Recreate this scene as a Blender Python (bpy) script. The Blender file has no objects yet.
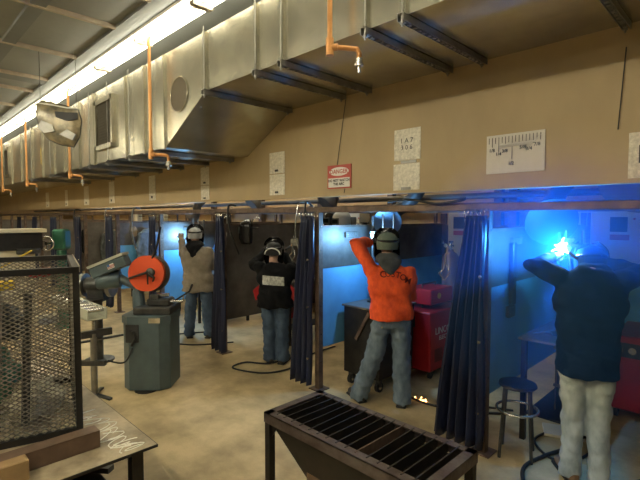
import bpy, bmesh, math, random
from mathutils import Vector, Matrix, noise
from mathutils.bvhtree import BVHTree
random.seed(7)
SC = bpy.context.scene
COL = SC.collection
PI = math.pi

# ------------------------------------------------------------------ camera, world, lights, exposure
cam_d = bpy.data.cameras.new('camera'); cam = bpy.data.objects.new('camera', cam_d); COL.objects.link(cam)
cam_d.sensor_width = 36.0; cam_d.lens = 36.0*448/640; cam_d.clip_start = .02; cam_d.clip_end = 100
cam.location = (0, 0, 1.85)
cam.rotation_euler = (math.radians(90)-math.atan(23/448), 0, math.radians(45))
SC.camera = cam
W = bpy.data.worlds.new('world'); SC.world = W; W.use_nodes = True
W.node_tree.nodes['Background'].inputs[0].default_value = (.9, .85, .75, 1)
W.node_tree.nodes['Background'].inputs[1].default_value = .15
SC.view_settings.view_transform = 'Standard'; SC.view_settings.look = 'None'
SC.view_settings.gamma = 1; SC.view_settings.use_curve_mapping = False
SC.view_settings.exposure = 0.40
TUBE_POWER = 14.0

def lamp(name, loc, color, power, radius=.02):
    d = bpy.data.lights.new(name, 'POINT'); d.color = color; d.energy = power; d.shadow_soft_size = radius
    o = bpy.data.objects.new(name, d); o.location = loc; COL.objects.link(o); return o
ARC = (.015, .20, 1.0)
lamp('arc_and_fill_light', (-1.10, 3.66, 1.63), ARC, 90)
lamp('arc_and_fill_light', (-3.02, 3.82, 1.63), (.20, .52, 1.0), 32)
lamp('arc_and_fill_light', (-6.76, 3.72, 1.53), (.20, .52, 1.0), 32)
lamp('arc_and_fill_light', (-8.3, 4.4, 1.5), (.12, .42, 1.0), 20)  # no welder here: blue lamp added to brighten the blue panels

# ------------------------------------------------------------------ materials
MATS = {}
def mat(name, col, rough=.6, metal=0.0, var=.0, vscale=4.0, col2=None, bump=0.0, bscale=30.0, emit=None, estr=0, stretch=(1,1,1), spec=.5, detail=6.0):
    if name in MATS: return MATS[name]
    m = bpy.data.materials.new(name); m.use_nodes = True; nt = m.node_tree; N = nt.nodes; L = nt.links
    b = N['Principled BSDF']
    b.inputs['Base Color'].default_value = (*col, 1); b.inputs['Roughness'].default_value = rough
    b.inputs['Metallic'].default_value = metal; b.inputs['Specular IOR Level'].default_value = spec
    tc = N.new('ShaderNodeTexCoord'); mp = N.new('ShaderNodeMapping'); mp.inputs['Scale'].default_value = stretch
    L.new(tc.outputs['Object'], mp.inputs['Vector'])
    c2 = col2 or tuple(c*(1-var) for c in col)
    n = N.new('ShaderNodeTexNoise'); n.inputs['Scale'].default_value = vscale; n.inputs['Detail'].default_value = detail
    n.inputs['Roughness'].default_value = .62
    L.new(mp.outputs[0], n.inputs['Vector'])
    r = N.new('ShaderNodeValToRGB'); r.color_ramp.elements[0].position = .34; r.color_ramp.elements[1].position = .66
    r.color_ramp.elements[0].color = (*c2, 1); r.color_ramp.elements[1].color = (*col, 1)
    L.new(n.outputs['Fac'], r.inputs[0]); L.new(r.outputs[0], b.inputs['Base Color'])
    if bump:
        n2 = N.new('ShaderNodeTexNoise'); n2.inputs['Scale'].default_value = bscale; n2.inputs['Detail'].default_value = 4
        L.new(mp.outputs[0], n2.inputs['Vector'])
        bp = N.new('ShaderNodeBump'); bp.inputs['Strength'].default_value = bump; bp.inputs['Distance'].default_value = .01
        L.new(n2.outputs['Fac'], bp.inputs['Height']); L.new(bp.outputs[0], b.inputs['Normal'])
    if emit:
        b.inputs['Emission Color'].default_value = (*emit, 1); b.inputs['Emission Strength'].default_value = estr
    MATS[name] = m; return m

M = dict(
 floor=mat('concrete_floor', (.62,.475,.25), .6, 0, col2=(.34,.255,.13), vscale=2.6, bump=.25, bscale=70, detail=14),
 fascia=mat('painted_plywood', (.42,.315,.165), .6, 0, col2=(.34,.25,.13), vscale=1.2, bump=.06, bscale=12, stretch=(1,1,.5)),
 wall=mat('cream_paint', (.60,.43,.24), .7, 0, var=.25, vscale=1.5),
 dkred=mat('dark_red_ink', (.16,.012,.006), .7),
 wallg=mat('grey_green_wall', (.22,.22,.18), .8, 0, var=.15),
 deck=mat('ceiling_panel', (.27,.285,.285), .8, 0, var=.15, vscale=1.3),
 beam=mat('ceiling_beam', (.19,.205,.215), .7, 0, var=.12, vscale=2),
 strip=mat('wood_strip', (.44,.37,.29), .7, 0, var=.2, vscale=6),
 galv=mat('galvanised_steel', (.56,.53,.41), .26, .75, col2=(.43,.41,.33), vscale=5, bump=.03, bscale=3),
 galvd=mat('dull_zinc', (.34,.33,.30), .45, .8, var=.3, vscale=9),
 cover=mat('tan_plate', (.11,.085,.05), .6, .2, var=.1),
 grille=mat('grille_dark', (.13,.12,.10), .6, .5, var=.2),
 copper=mat('orange_pipe', (.72,.34,.11), .35, .35, var=.25, vscale=8),
 tube=mat('lit_tube', (1,1,1), .4, 0, emit=(1.0,.92,.68), estr=TUBE_POWER),
 tube_far=mat('lit_tube_bright', (1,1,1), .4, 0, emit=(1.0,.92,.68), estr=TUBE_POWER*3.3),
 tube_booth_fill=mat('lit_tube_booth', (1,1,1), .4, 0, emit=(1.0,.92,.68), estr=TUBE_POWER*2.2),  # stronger tubes for the row added over the booths
 white=mat('white_enamel', (.75,.73,.68), .4, 0, var=.06),
 paper=mat('taped_paper', (.78,.73,.60), .35, 0, col2=(.50,.46,.37), vscale=35, bump=.5, bscale=45),
 card=mat('ruler_card', (.58,.54,.47), .4, 0, var=.06, vscale=30),
 ink=mat('dark_ink', (.03,.03,.03), .6),
 red=mat('red_print', (.42,.06,.04), .5),
 rust=mat('rusty_steel', (.19,.125,.09), .5, .4, col2=(.08,.055,.04), vscale=8, bump=.2, bscale=40),
 black=mat('black_steel', (.012,.012,.012), .45, .3, col2=(.03,.025,.02), vscale=9),
 dsteel=mat('dark_panel_steel', (.17,.15,.13), .5, .4, col2=(.08,.07,.06), vscale=2.5),
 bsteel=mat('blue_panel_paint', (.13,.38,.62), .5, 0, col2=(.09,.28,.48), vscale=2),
 scarred=mat('scarred_plate', (.60,.49,.32), .42, .1, col2=(.24,.19,.12), vscale=5, bump=.12, bscale=50, detail=9),
 chan=mat('mill_scale_channel', (.22,.14,.09), .5, .3, var=.35, vscale=12),
 wood=mat('wood_block', (.42,.27,.12), .7, 0, var=.25, vscale=14),
 curtain=mat('navy_curtain', (.019,.026,.068), .38, 0, col2=(.010,.014,.036), vscale=5, bump=.15, bscale=10, stretch=(1,1,.2)),
 sawgreen=mat('grey_green_paint', (.10,.14,.15), .42, .1, var=.25, vscale=6),
 sawlid=mat('pale_cover', (.42,.42,.33), .5, 0, var=.15),
 sawred=mat('red_orange_guard', (.72,.085,.02), .42, 0, var=.1, vscale=6),
 iron=mat('cast_iron', (.10,.10,.095), .4, .6, var=.4, vscale=12),
 chrome=mat('bright_steel', (.62,.60,.55), .25, .9, var=.1),
 cream=mat('cream_enamel', (.62,.56,.40), .5, 0, var=.12, vscale=5),
 green=mat('machine_green', (.03,.14,.08), .45, 0, var=.2),
 redp=mat('welder_red', (.42,.015,.02), .35, .1, var=.2, vscale=5),
 rubber=mat('black_rubber', (.018,.018,.018), .6),
 cyl=mat('cylinder_maroon', (.20,.13,.15), .4, .2, var=.2),
 box=mat('control_box_paint', (.60,.56,.46), .5, 0, var=.05),
 skin=mat('skin', (.45,.25,.17), .5, 0, var=.1, vscale=20),
 orange=mat('orange_knit', (.95,.12,.02), .85, 0, col2=(.66,.06,.012), vscale=14, bump=.3, bscale=18, stretch=(1,1,.6)),
 denim=mat('faded_denim', (.17,.22,.27), .85, 0, col2=(.08,.115,.155), vscale=9, bump=.4, bscale=22, stretch=(1,1,.5)),
 denimd=mat('dark_denim', (.07,.11,.17), .85, 0, col2=(.04,.065,.11), vscale=9, bump=.4, bscale=22, stretch=(1,1,.5)),
 deniml=mat('pale_arc_lit_denim', (.48,.57,.66), .85, 0, col2=(.28,.35,.43), vscale=10, bump=.4, bscale=22, stretch=(1,1,.5)),  # pale jeans, with the arc's bluish light put into the colour
 tanc=mat('tan_grey_cloth', (.26,.215,.155), .85, 0, col2=(.18,.15,.11), vscale=10, bump=.35, bscale=22),
 blackc=mat('black_cloth', (.008,.008,.009), .85, 0, spec=.15, var=.3, vscale=10, bump=.3, bscale=22),
 navyc=mat('navy_work_cloth', (.006,.022,.075), .85, 0, spec=.15, var=.3, vscale=10, bump=.35, bscale=22),
 greyc=mat('grey_hood_cloth', (.07,.075,.07), .85, 0, var=.3, vscale=12, bump=.3, bscale=30),
 capg=mat('green_grey_cap', (.14,.17,.12), .85, 0, var=.25, vscale=25, bump=.2, bscale=60),
 capl=mat('light_grey_cap', (.36,.36,.35), .85, 0, var=.25, vscale=25),
 shell=mat('black_helmet_shell', (.02,.018,.018), .25, 0, var=.2),
 lens=mat('dark_lens', (.01,.02,.015), .1),
 boot=mat('worn_boot', (.05,.04,.035), .6, 0, var=.4, vscale=20),
 boott=mat('tan_boot', (.28,.18,.11), .6, 0, var=.3, vscale=20),
 glove=mat('hide_glove', (.30,.22,.13), .8, 0, var=.3, vscale=25),
 gloveb=mat('blue_glove', (.10,.30,.42), .6, 0, var=.3, vscale=25),
 patch=mat('silver_patch', (.62,.62,.56), .4, 0, col2=(.22,.22,.20), vscale=60, stretch=(1,1,.4)),
 yellow=mat('yellow_paint', (.65,.45,.03), .5), bluep=mat('blue_plastic', (.05,.16,.42), .4),
 arc=mat('arc_flash', (1,1,1), .5, emit=(.55,.85,1.0), estr=60),
 hot=mat('hot_spark', (1,.6,.2), .5, emit=(1,.55,.2), estr=5),
 flex=mat('flex_hose', (.07,.065,.06), .55, 0, var=.3), flext=mat('tan_hose_cuff', (.42,.35,.25), .6, 0, var=.2),
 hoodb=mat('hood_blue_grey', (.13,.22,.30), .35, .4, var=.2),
 disp=mat('printed_vinyl', (.42,.35,.21), .25, .1, col2=(.13,.12,.09), vscale=7),
)

# ------------------------------------------------------------------ mesh helpers
def basis(d):
    d = Vector(d).normalized(); a = Vector((0,0,1)) if abs(d.z) < .95 else Vector((1,0,0))
    u = d.cross(a).normalized(); return u, d.cross(u).normalized(), d
class MB:
    def __init__(s): s.v = []; s.f = []
    def add(s, vs, fs):
        n = len(s.v); s.v += [Vector(v) for v in vs]; s.f += [tuple(i+n for i in f) for f in fs]; return s
    def box(s, c, d, rz=0, M4=None, ch=0.0):
        x, y, z = [q/2 for q in d]; ch = min(ch, .49*min(d))
        if ch:
            vs = []
            for sz in (-1, 1):
                for (a, b) in ((-1,-1),(1,-1),(1,1),(-1,1)):
                    for k in range(2):
                        pass
            lay = [(-z, ch), (-z+ch, 0), (z-ch, 0), (z, ch)]
            for zz, i in lay:
                X, Y = x-i, y-i; e = ch if i == 0 else ch*.4
                for p in ((-X+e,-Y),(X-e,-Y),(X,-Y+e),(X,Y-e),(X-e,Y),(-X+e,Y),(-X,Y-e),(-X,-Y+e)):
                    vs.append((p[0], p[1], zz))
            fs = [tuple(range(7,-1,-1)), tuple(range(24,32))]
            for l in range(3):
                for k in range(8):
                    a = l*8+k; b = l*8+(k+1) % 8; fs.append((a, b, b+8, a+8))
        else:
            vs = [(sx*x, sy*y, sz*z) for sz in (-1,1) for sx, sy in ((-1,-1),(1,-1),(1,1),(-1,1))]
            fs = [(3,2,1,0),(4,5,6,7),(0,1,5,4),(1,2,6,5),(2,3,7,6),(3,0,4,7)]
        m = M4 if M4 is not None else Matrix.Rotation(rz, 4, 'Z')
        return s.add([m @ Vector(v) + Vector(c) for v in vs], fs)
    def b2(s, lo, hi, ch=0.0):
        return s.box([(a+b)/2 for a, b in zip(lo, hi)], [abs(b-a) for a, b in zip(lo, hi)], ch=ch)
    def bar(s, p0, p1, w, h=None, up=(0,0,1)):
        h = h or w; p0 = Vector(p0); p1 = Vector(p1); d = (p1-p0).normalized(); up = Vector(up)
        if abs(d.dot(up)) > .98: up = Vector((1,0,0))
        u = d.cross(up).normalized(); v = u.cross(d)
        r = [p + u*a*w/2 + v*b*h/2 for p in (p0, p1) for a, b in ((-1,-1),(1,-1),(1,1),(-1,1))]
        return s.add(r, [(3,2,1,0),(4,5,6,7),(0,1,5,4),(1,2,6,5),(2,3,7,6),(3,0,4,7)])
    def cyl(s, p0, p1, r0, r1=None, n=16, cap=True):
        r1 = r0 if r1 is None else r1; p0 = Vector(p0); p1 = Vector(p1); u, v, d = basis(p1-p0)
        vs = [p + (u*math.cos(2*PI*k/n) + v*math.sin(2*PI*k/n))*r for p, r in ((p0, r0), (p1, r1)) for k in range(n)]
        fs = [(k, (k+1) % n, n+(k+1) % n, n+k) for k in range(n)]
        if cap: fs += [tuple(range(n-1,-1,-1)), tuple(range(n, 2*n))]
        return s.add(vs, fs)
    def tube(s, pts, r, n=8, closed=False):
        pts = [Vector(p) for p in pts]; m = len(pts); rr = r if isinstance(r, (list, tuple)) else [r]*m
        vs = []; u = None
        for i, p in enumerate(pts):
            d = (pts[(i+1) % m] - pts[i-1]) if closed else (pts[min(i+1, m-1)] - pts[max(i-1, 0)])
            d = d.normalized() if d.length > 1e-9 else Vector((0,0,1))
            if u is None: u = basis(d)[0]
            u = (u - d*u.dot(d)).normalized(); v = d.cross(u)
            vs += [p + (u*math.cos(2*PI*k/n) + v*math.sin(2*PI*k/n))*rr[i] for k in range(n)]
        fs = []
        for i in range(m if closed else m-1):
            j = (i+1) % m
            fs += [(i*n+k, i*n+(k+1) % n, j*n+(k+1) % n, j*n+k) for k in range(n)]
        if not closed: fs += [tuple(range(n-1,-1,-1)), tuple(range((m-1)*n, m*n))]
        return s.add(vs, fs)
    def lathe(s, prof, o=(0,0,0), axis=(0,0,1), n=24, sx=1, sy=1):
        u, v, d = basis(axis); o = Vector(o); vs = []
        for r, z in prof:
            vs += [o + (u*math.cos(2*PI*k/n)*sx + v*math.sin(2*PI*k/n)*sy)*max(r, 1e-4) + d*z for k in range(n)]
        fs = [tuple(range(n-1,-1,-1)), tuple(range((len(prof)-1)*n, len(prof)*n))]
        for i in range(len(prof)-1):
            fs += [(i*n+k, i*n+(k+1) % n, (i+1)*n+(k+1) % n, (i+1)*n+k) for k in range(n)]
        return s.add(vs, fs)
    def prism(s, poly, axis, a, b):           # polygon in the two other axes, extruded from a to b along axis
        def P(p, t): return (t, p[0], p[1]) if axis == 'x' else ((p[0], t, p[1]) if axis == 'y' else (p[0], p[1], t))
        n = len(poly); vs = [P(p, a) for p in poly] + [P(p, b) for p in poly]
        return s.add(vs, [tuple(range(n-1,-1,-1)), tuple(range(n, 2*n))] + [(k, (k+1) % n, n+(k+1) % n, n+k) for k in range(n)])
    def ball(s, c, r, n=12, R=None):
        if not isinstance(r, (list, tuple)): r = (r, r, r)
        R = R or Matrix.Identity(3); m = n//2+1; vs = []; c = Vector(c)
        for i in range(m+1):
            t = PI*i/m; t = min(max(t, .02), PI-.02)
            for k in range(n):
                a = 2*PI*k/n; vs.append(c + R @ Vector((r[0]*math.sin(t)*math.cos(a), r[1]*math.sin(t)*math.sin(a), r[2]*math.cos(t))))
        fs = [tuple(range(n)), tuple(range((m+1)*n-1, m*n-1, -1))]
        for i in range(m): fs += [(i*n+(k+1) % n, i*n+k, (i+1)*n+k, (i+1)*n+(k+1) % n) for k in range(n)]
        return s.add(vs, fs)
    def limb(s, pts, n=12):                   # pts: [(p, r)] tapered chain with round joints
        for (p, r) in pts: s.ball(p, r, n)
        for (p, r), (q, t) in zip(pts, pts[1:]): s.cyl(p, q, r, t, n)
        return s
    def loft(s, secs, n=20):                  # secs: [(centre, rx, ry, yaw)]
        vs = []
        for c, rx, ry, a in secs:
            for k in range(n):
                t = 2*PI*k/n; e = .82
                x = rx*math.copysign(abs(math.cos(t))**e, math.cos(t)); y = ry*math.copysign(abs(math.sin(t))**e, math.sin(t))
                vs.append((c[0]+x*math.cos(a)-y*math.sin(a), c[1]+x*math.sin(a)+y*math.cos(a), c[2]))
        m = len(secs); fs = [tuple(range(n-1,-1,-1)), tuple(range((m-1)*n, m*n))]
        for i in range(m-1): fs += [(i*n+k, i*n+(k+1) % n, (i+1)*n+(k+1) % n, (i+1)*n+k) for k in range(n)]
        return s.add(vs, fs)
    def build(s, name, m, parent=None, world=False, smooth=None, loc=None, fix=True):
        off = Vector(parent_loc(parent)) if (world and parent) else Vector((0,0,0))
        if loc is not None: off = Vector(loc)
        me = bpy.data.meshes.new(name); me.from_pydata([v-off for v in s.v], [], s.f); me.update()
        if fix:
            bm = bmesh.new(); bm.from_mesh(me); bmesh.ops.recalc_face_normals(bm, faces=bm.faces); bm.to_mesh(me); bm.free()
        mm = m if isinstance(m, bpy.types.Material) else M[m]
        me.materials.append(mm)
        if smooth is not None:
            for p in me.polygons: p.use_smooth = True
            if smooth < 180:
                try: me.set_sharp_from_angle(angle=math.radians(smooth))
                except Exception: pass
        o = bpy.data.objects.new(name, me); COL.objects.link(o)
        if parent: o.parent = parent
        if loc is not None: o.location = loc
        return o
def parent_loc(p):
    v = Vector((0,0,0))
    while p: v += p.location; p = p.parent
    return v
def tag(o, label, cat, group=None, kind=None):
    if label: o['label'] = label
    if cat: o['category'] = cat
    if group: o['group'] = group
    if kind: o['kind'] = kind
    return o
def thing(name, label, cat, loc=(0,0,0), rz=0, group=None):
    o = bpy.data.objects.new(name, None); COL.objects.link(o); o.location = loc; o.rotation_euler = (0,0,rz)
    o.empty_display_size = .1
    return tag(o, label, cat, group)
def kids(o): return [c for c in bpy.data.objects if c.parent == o]
def dup(o, loc=None, label=None, rz=None, parent=None):
    c = o.copy(); COL.objects.link(c)
    if parent: c.parent = parent
    if loc is not None: c.location = loc
    if rz is not None: c.rotation_euler = (0,0,rz)
    if label: c['label'] = label
    for ch in kids(o): dup(ch, parent=c)
    return c
def struct(o): o['kind'] = 'structure'; return o
def text_mesh(txt, size, M4, name, m, parent, thick=.001, offset=0.0, bold=0.0, project=None):
    cu = bpy.data.curves.new('t', 'FONT'); cu.body = txt; cu.size = size; cu.align_x = 'CENTER'; cu.align_y = 'CENTER'
    cu.extrude = thick; cu.offset = bold; cu.resolution_u = 2
    o = bpy.data.objects.new('t', cu); COL.objects.link(o)
    dg = bpy.context.evaluated_depsgraph_get(); me = bpy.data.meshes.new_from_object(o.evaluated_get(dg))
    bpy.data.objects.remove(o); me.transform(M4)
    if project:
        for v in me.vertices:
            h = project.ray_cast(Vector((v.co.x, -2, v.co.z)), Vector((0,1,0)))
            if h[0]: v.co.y = h[0].y - .006 + (v.co.y)*0
    me.materials.clear(); me.materials.append(M[m]); me.name = name
    r = bpy.data.objects.new(name, me); COL.objects.link(r); r.parent = parent
    return r
def remeshed(mb, voxel, smooth=6, wr=0.0, ws=9.0, cut=None):
    me = bpy.data.meshes.new('tmp'); me.from_pydata(mb.v, [], mb.f); me.update()
    bm = bmesh.new(); bm.from_mesh(me); bmesh.ops.recalc_face_normals(bm, faces=bm.faces); bm.to_mesh(me); bm.free()
    o = bpy.data.objects.new('tmp', me); COL.objects.link(o)
    r = o.modifiers.new('r', 'REMESH'); r.mode = 'VOXEL'; r.voxel_size = voxel; r.use_smooth_shade = True
    if smooth: q = o.modifiers.new('s', 'SMOOTH'); q.factor = .5; q.iterations = smooth
    dg = bpy.context.evaluated_depsgraph_get(); out = bpy.data.meshes.new_from_object(o.evaluated_get(dg))
    bpy.data.objects.remove(o)
    if wr:
        ns = [v.normal.copy() for v in out.vertices]
        for v, nn in zip(out.vertices, ns):
            c = v.co
            q = noise.noise(Vector((c.x*ws, c.y*ws, c.z*ws*1.5 + c.x*3))) + .5*noise.noise(Vector((c.x*ws*2.1+c.z*4, c.y*ws*2.1, c.z*ws*2.6)))
            v.co = c + nn*wr*q
    for p in out.polygons: p.use_smooth = True
    return out
def mesh_obj(me, name, m, parent):
    me.materials.clear(); me.materials.append(M[m]); me.name = name
    o = bpy.data.objects.new(name, me); COL.objects.link(o); o.parent = parent; return o

# ------------------------------------------------------------------ the setting
X0, X1, YB, YF, ZC = -22.0, 3.0, 6.0, -7.0, 3.62
POSTS = [-1.53 - 1.835*k for k in range(11)]
FY = 3.35
struct(MB().b2((X0, YF, -.12), (X1, YB, 0)).build('floor', 'floor'))
struct(MB().b2((X0, YB, 0), (X1, YB+.12, 4.1)).build('wall_back', 'wall'))
struct(MB().b2((X0, YF-.12, 0), (X1, YF, 4.1)).build('wall_front', 'wallg'))
struct(MB().b2((X0-.12, YF, 0), (X0, YB, 4.1)).build('wall_left', 'wall'))
struct(MB().b2((X1, YF, 0), (X1+.12, YB, 4.1)).build('wall_right', 'wallg'))
struct(MB().b2((X0, YF, 3.88), (X1, YB, 4.0)).build('ceiling', 'deck'))
struct(MB().b2((X0, FY, 2.075), (X1, FY+.06, 3.88)).build('wall_upper', 'fascia'))
struct(MB().b2((X0, FY-.012, 2.06), (X1, FY+.075, 2.085)).build('trim_1', 'fascia'))
bmn = MB()
for y0, y1 in ((1.90, 3.34), (1.12, 1.25), (.35, .47), (-.43,-.31), (-1.6,-1.0), (-2.3,-2.18), (-3.1,-2.98), (-4.9,-4.1), (-6,-5.9)):
    bmn.b2((X0, y0, 3.845), (X1, y1, 3.88))
x = -4.98+1.28*4
while x > X0:
    bmn.b2((x-.32, YF, 3.848), (x-.04, 1.91, 3.88)); x -= 1.28*3
struct(bmn.build('trim_2', 'beam'))
stp = MB(); x = -4.98+1.28*6; k = 0
while x > X0:
    stp.b2((x-.018, YF, 3.835), (x+.018, 1.90, 3.88)); x -= (.85 if k % 3 == 0 else 1.28); k += 1
struct(stp.build('trim_3', 'strip'))

# ------------------------------------------------------------------ fluorescent fixtures
def make_fixture(label):
    t = thing('fluorescent_light', label, 'ceiling light', (0,0,0), 0, 'strip lights in a row along the ceiling')
    MB().b2((-1.21,-.10,.05), (1.21,.10,.085)).b2((-1.21,-.05,.0), (1.21,.05,.05)).build('housing', 'white', t)
    for y in (-.065, .065): MB().cyl((-1.19,y,-.012), (1.19,y,-.012), .019, n=10).build('tube', 'tube', t)
    for xx in (-1.2, 0, 1.2):
        MB().b2((xx-.014,-.10,-.038), (xx+.014,.10,.0)).build('lamp_holder', 'strip', t)
    return t
fx = None
words = ['nearest', 'second', 'third', 'fourth', 'fifth', 'sixth', 'seventh', 'eighth', 'ninth', 'farthest']
for i in range(9):
    lab = 'lit twin-tube strip light above the duct, %s in the row from the camera' % words[i]
    loc = (1.2-2.44*i-1.22, 2.17, 3.765)
    fx = make_fixture(lab) if fx is None else fx
    if i == 0: fx.location = loc; continue
    dup(fx, loc, lab)
fx0 = fx
for j, y in enumerate((-1.25, -4.6, 4.85)):  # last row is unseen, added to brighten the booths
    for i in (range(6) if j < 2 else range(2, 8)):
        far_fx = dup(fx, (1.2-2.44*i*1.0-1.22, y, 3.765), 'lit twin-tube strip light in the %s, %s from camera end' % (('nearer row behind the camera','farther row behind the camera','unseen row added over the booths')[j], words[i]))
        for c_ in kids(far_fx):
            if c_.name.startswith('tube') and j != 1:
                c_.data = c_.data.copy(); c_.data.materials.clear(); c_.data.materials.append(M['tube_far' if j == 0 else 'tube_booth_fill'])

# ------------------------------------------------------------------ air duct
DY = 2.27
duct = thing('air_duct', 'galvanised sheet metal air duct running below the ceiling along the plywood wall', 'duct', (-4.2, DY, 3.55))
b = MB(); b.prism([(X1-.05, 3.04), (-3.79, 3.04), (-4.62, 2.60), (X0+.1, 2.60), (X0+.1, 3.58), (X1-.05, 3.58)], 'y', DY, FY-.005)
b.build('duct_body', 'galv', duct, world=True)
fl = [(-1.565,3.04),(-1.85,3.04),(-2.67,3.04),(-3.0,3.04),(-3.79,3.04),(-4.62,2.6),(-5.12,2.6),(-5.65,2.6),(-6.76,2.6),(-7.4,2.6),(-8.17,2.6),(-8.72,2.6),(-9.47,2.6),(-10.2,2.6),(-11.1,2.6),(-12.0,2.6),(-13,2.6),(-14.2,2.6),(-15.4,2.6),(-16.8,2.6),(-.4,3.04),(.6,3.04)]
for k, (xx, z) in enumerate(fl):
    w = .045 if k % 2 == 0 else .022
    MB().b2((xx-w/2, DY-.022, z-.02), (xx+w/2, DY+.002, 3.58)).build('flange', 'galv', duct, world=True)
# cross-broken face sheets
xs = sorted([f[0] for f in fl])
for a, c in zip(xs, xs[1:]):
    if a < -12 or c-a < .3: continue
    lo = 3.05 if a >= -3.8 else 2.61
    if abs(a+4.62) < .01: continue
    a2, c2, z0, z1 = a+.03, c-.03, lo+.01, 3.57; m_ = ((a2+c2)/2, (z0+z1)/2)
    MB().add([(a2,DY-.001,z0),(c2,DY-.001,z0),(c2,DY-.001,z1),(a2,DY-.001,z1),(m_[0],DY-.007,m_[1]), (m_[0],DY+.004,m_[1])],
             [(0,1,4),(1,2,4),(2,3,4),(3,0,4),(1,0,5),(2,1,5),(3,2,5),(0,3,5)]).build('face_sheet', 'galv', duct, world=True)
hc = MB().cyl((-4.30,DY-.008,3.10), (-4.30,DY+.002,3.10), .17, n=32).build('round_cover', 'cover', duct, world=True)
MB().tube([(-4.30+.175*math.cos(a), DY-.008, 3.10+.175*math.sin(a)) for a in [2*PI*k/32 for k in range(32)]], .006, 6, True).build('cover_rim', 'galv', hc, world=True)
for (a, c) in ((-6.64,-5.99), (-12.6,-12.15)):
    g = MB(); 
    for (p, q) in (((a,2.76),(a+.06,3.43)), ((c-.06,2.76),(c,3.43)), ((a,2.76),(c,2.82)), ((a,3.37),(c,3.43))):
        g.b2((p[0], DY-.05, p[1]), (q[0], DY, q[1]))
    gr = g.build('grille_frame', 'galv', duct, world=True)
    g = MB().b2((a+.06, DY-.012, 2.82), (c-.06, DY-.004, 3.37))
    for k in range(14): g.box(((a+c)/2, DY-.022, 2.85+k*.038), (c-a-.13, .004, .03), M4=Matrix.Rotation(.6, 4, 'X'))
    g.build('louvre', 'grille', gr, world=True)
st_ = MB().b2((-9.62, DY-.004, 2.83), (-9.45, DY-.001, 3.13)).build('sticker', 'yellow', duct, world=True)
MB().b2((-3.9, DY, 2.9), (-3.88, DY+.01, 2.905)).build('rivet', 'galvd', duct, world=True)
# slotted struts under the duct
def strut(x, z, label, y0=DY-.05, y1=FY-.03):
    t = thing('strut_channel', label, 'strut', (x, (y0+y1)/2, z), 0, 'slotted struts under the air duct')
    c = MB().b2((x-.022, y0, z-.045), (x-.018, y1, z-.002)).b2((x+.018, y0, z-.045), (x+.022, y1, z-.002)).b2((x-.022, y0, z-.006), (x+.022, y1, z-.002))
    k = y0+.03
    while k < y1-.05: c.b2((x-.010, k, z-.047), (x+.010, k+.028, z-.040)); k += .055
    c.build('channel', 'galvd', t, world=True)
    for yy in (y0+.02, y1-.05):
        MB().cyl((x, yy, z-.075), (x, yy, (3.62 if yy < 2.3 else z)), .006, n=8).cyl((x, yy, z-.060), (x, yy, z-.047), .014, n=6).build('threaded_rod', 'galvd', t, world=True)
    return t
ords = ['in the camera-side corner of the duct', 'just left of the slotted pair overhead', 'right of the dropping copper elbow', 'above the right half of the sign wall', 'above the danger sign', 'where the duct bottom starts to step down']
for i, (xx, z) in enumerate([(-.655,3.04), (-1.56,3.04), (-1.84,3.04), (-2.66,3.04), (-2.98,3.04), (-3.77,3.04)]):
    strut(xx, z, 'dull slotted strut under the raised duct section, %s' % (('nearest the top right corner of the view','second from the top right corner','third from the top right corner','fourth, left of the copper elbow','fifth, beside its close neighbour','sixth, at the sloping step'))[i])
for i, xx in enumerate((-4.9, -5.5, -6.2, -6.9, -7.8, -8.9, -10.2)):
    strut(xx, 2.6, 'dull slotted strut under the lower duct section, %s from the step' % words[i])

# ------------------------------------------------------------------ hanging copper-coloured pipes
whichp = ['in front of the raised duct section', 'beside the round duct cover', 'behind the hanging helmet-shaped display', 'far down the duct near the yellow sticker', 'at the far left edge of the view']
for i, (xx, z) in enumerate([(-2.06,2.95), (-4.72,2.52), (-7.5,2.48), (-10.15,2.49), (-12.4,2.47)]):
    y = 2.15
    t = thing('gas_drop_pipe', 'orange copper drop pipe with elbow ' + whichp[i], 'pipe', (xx, y, z), 0, 'orange drop pipes along the duct')
    MB().cyl((xx,y,z), (xx,y,3.88), .017, n=12).build('riser', 'copper', t, world=True)
    f = MB().cyl((xx,y,z-.05), (xx,y,z+.06), .026, n=12).cyl((xx,y,z), (xx+.045,y+.03,z), .023, n=12)
    f.build('tee_fitting', 'copper', t, world=True)
    MB().tube([(xx+.03,y+.02,z), (xx+.09,y+.09,z-.004), (xx+.13,y+.12,z-.012), (xx+.14,y+.13,z-.04), (xx+.14,y+.13,z-.07)], .017, 10).build('elbow_pipe', 'copper', t, world=True)
    MB().lathe([(.01,.0),(.022,.0),(.022,-.03),(.03,-.035),(.03,-.05),(.012,-.055),(.012,-.09)], (xx+.14,y+.13,z-.07)).build('valve', 'chrome', t, world=True)

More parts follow.
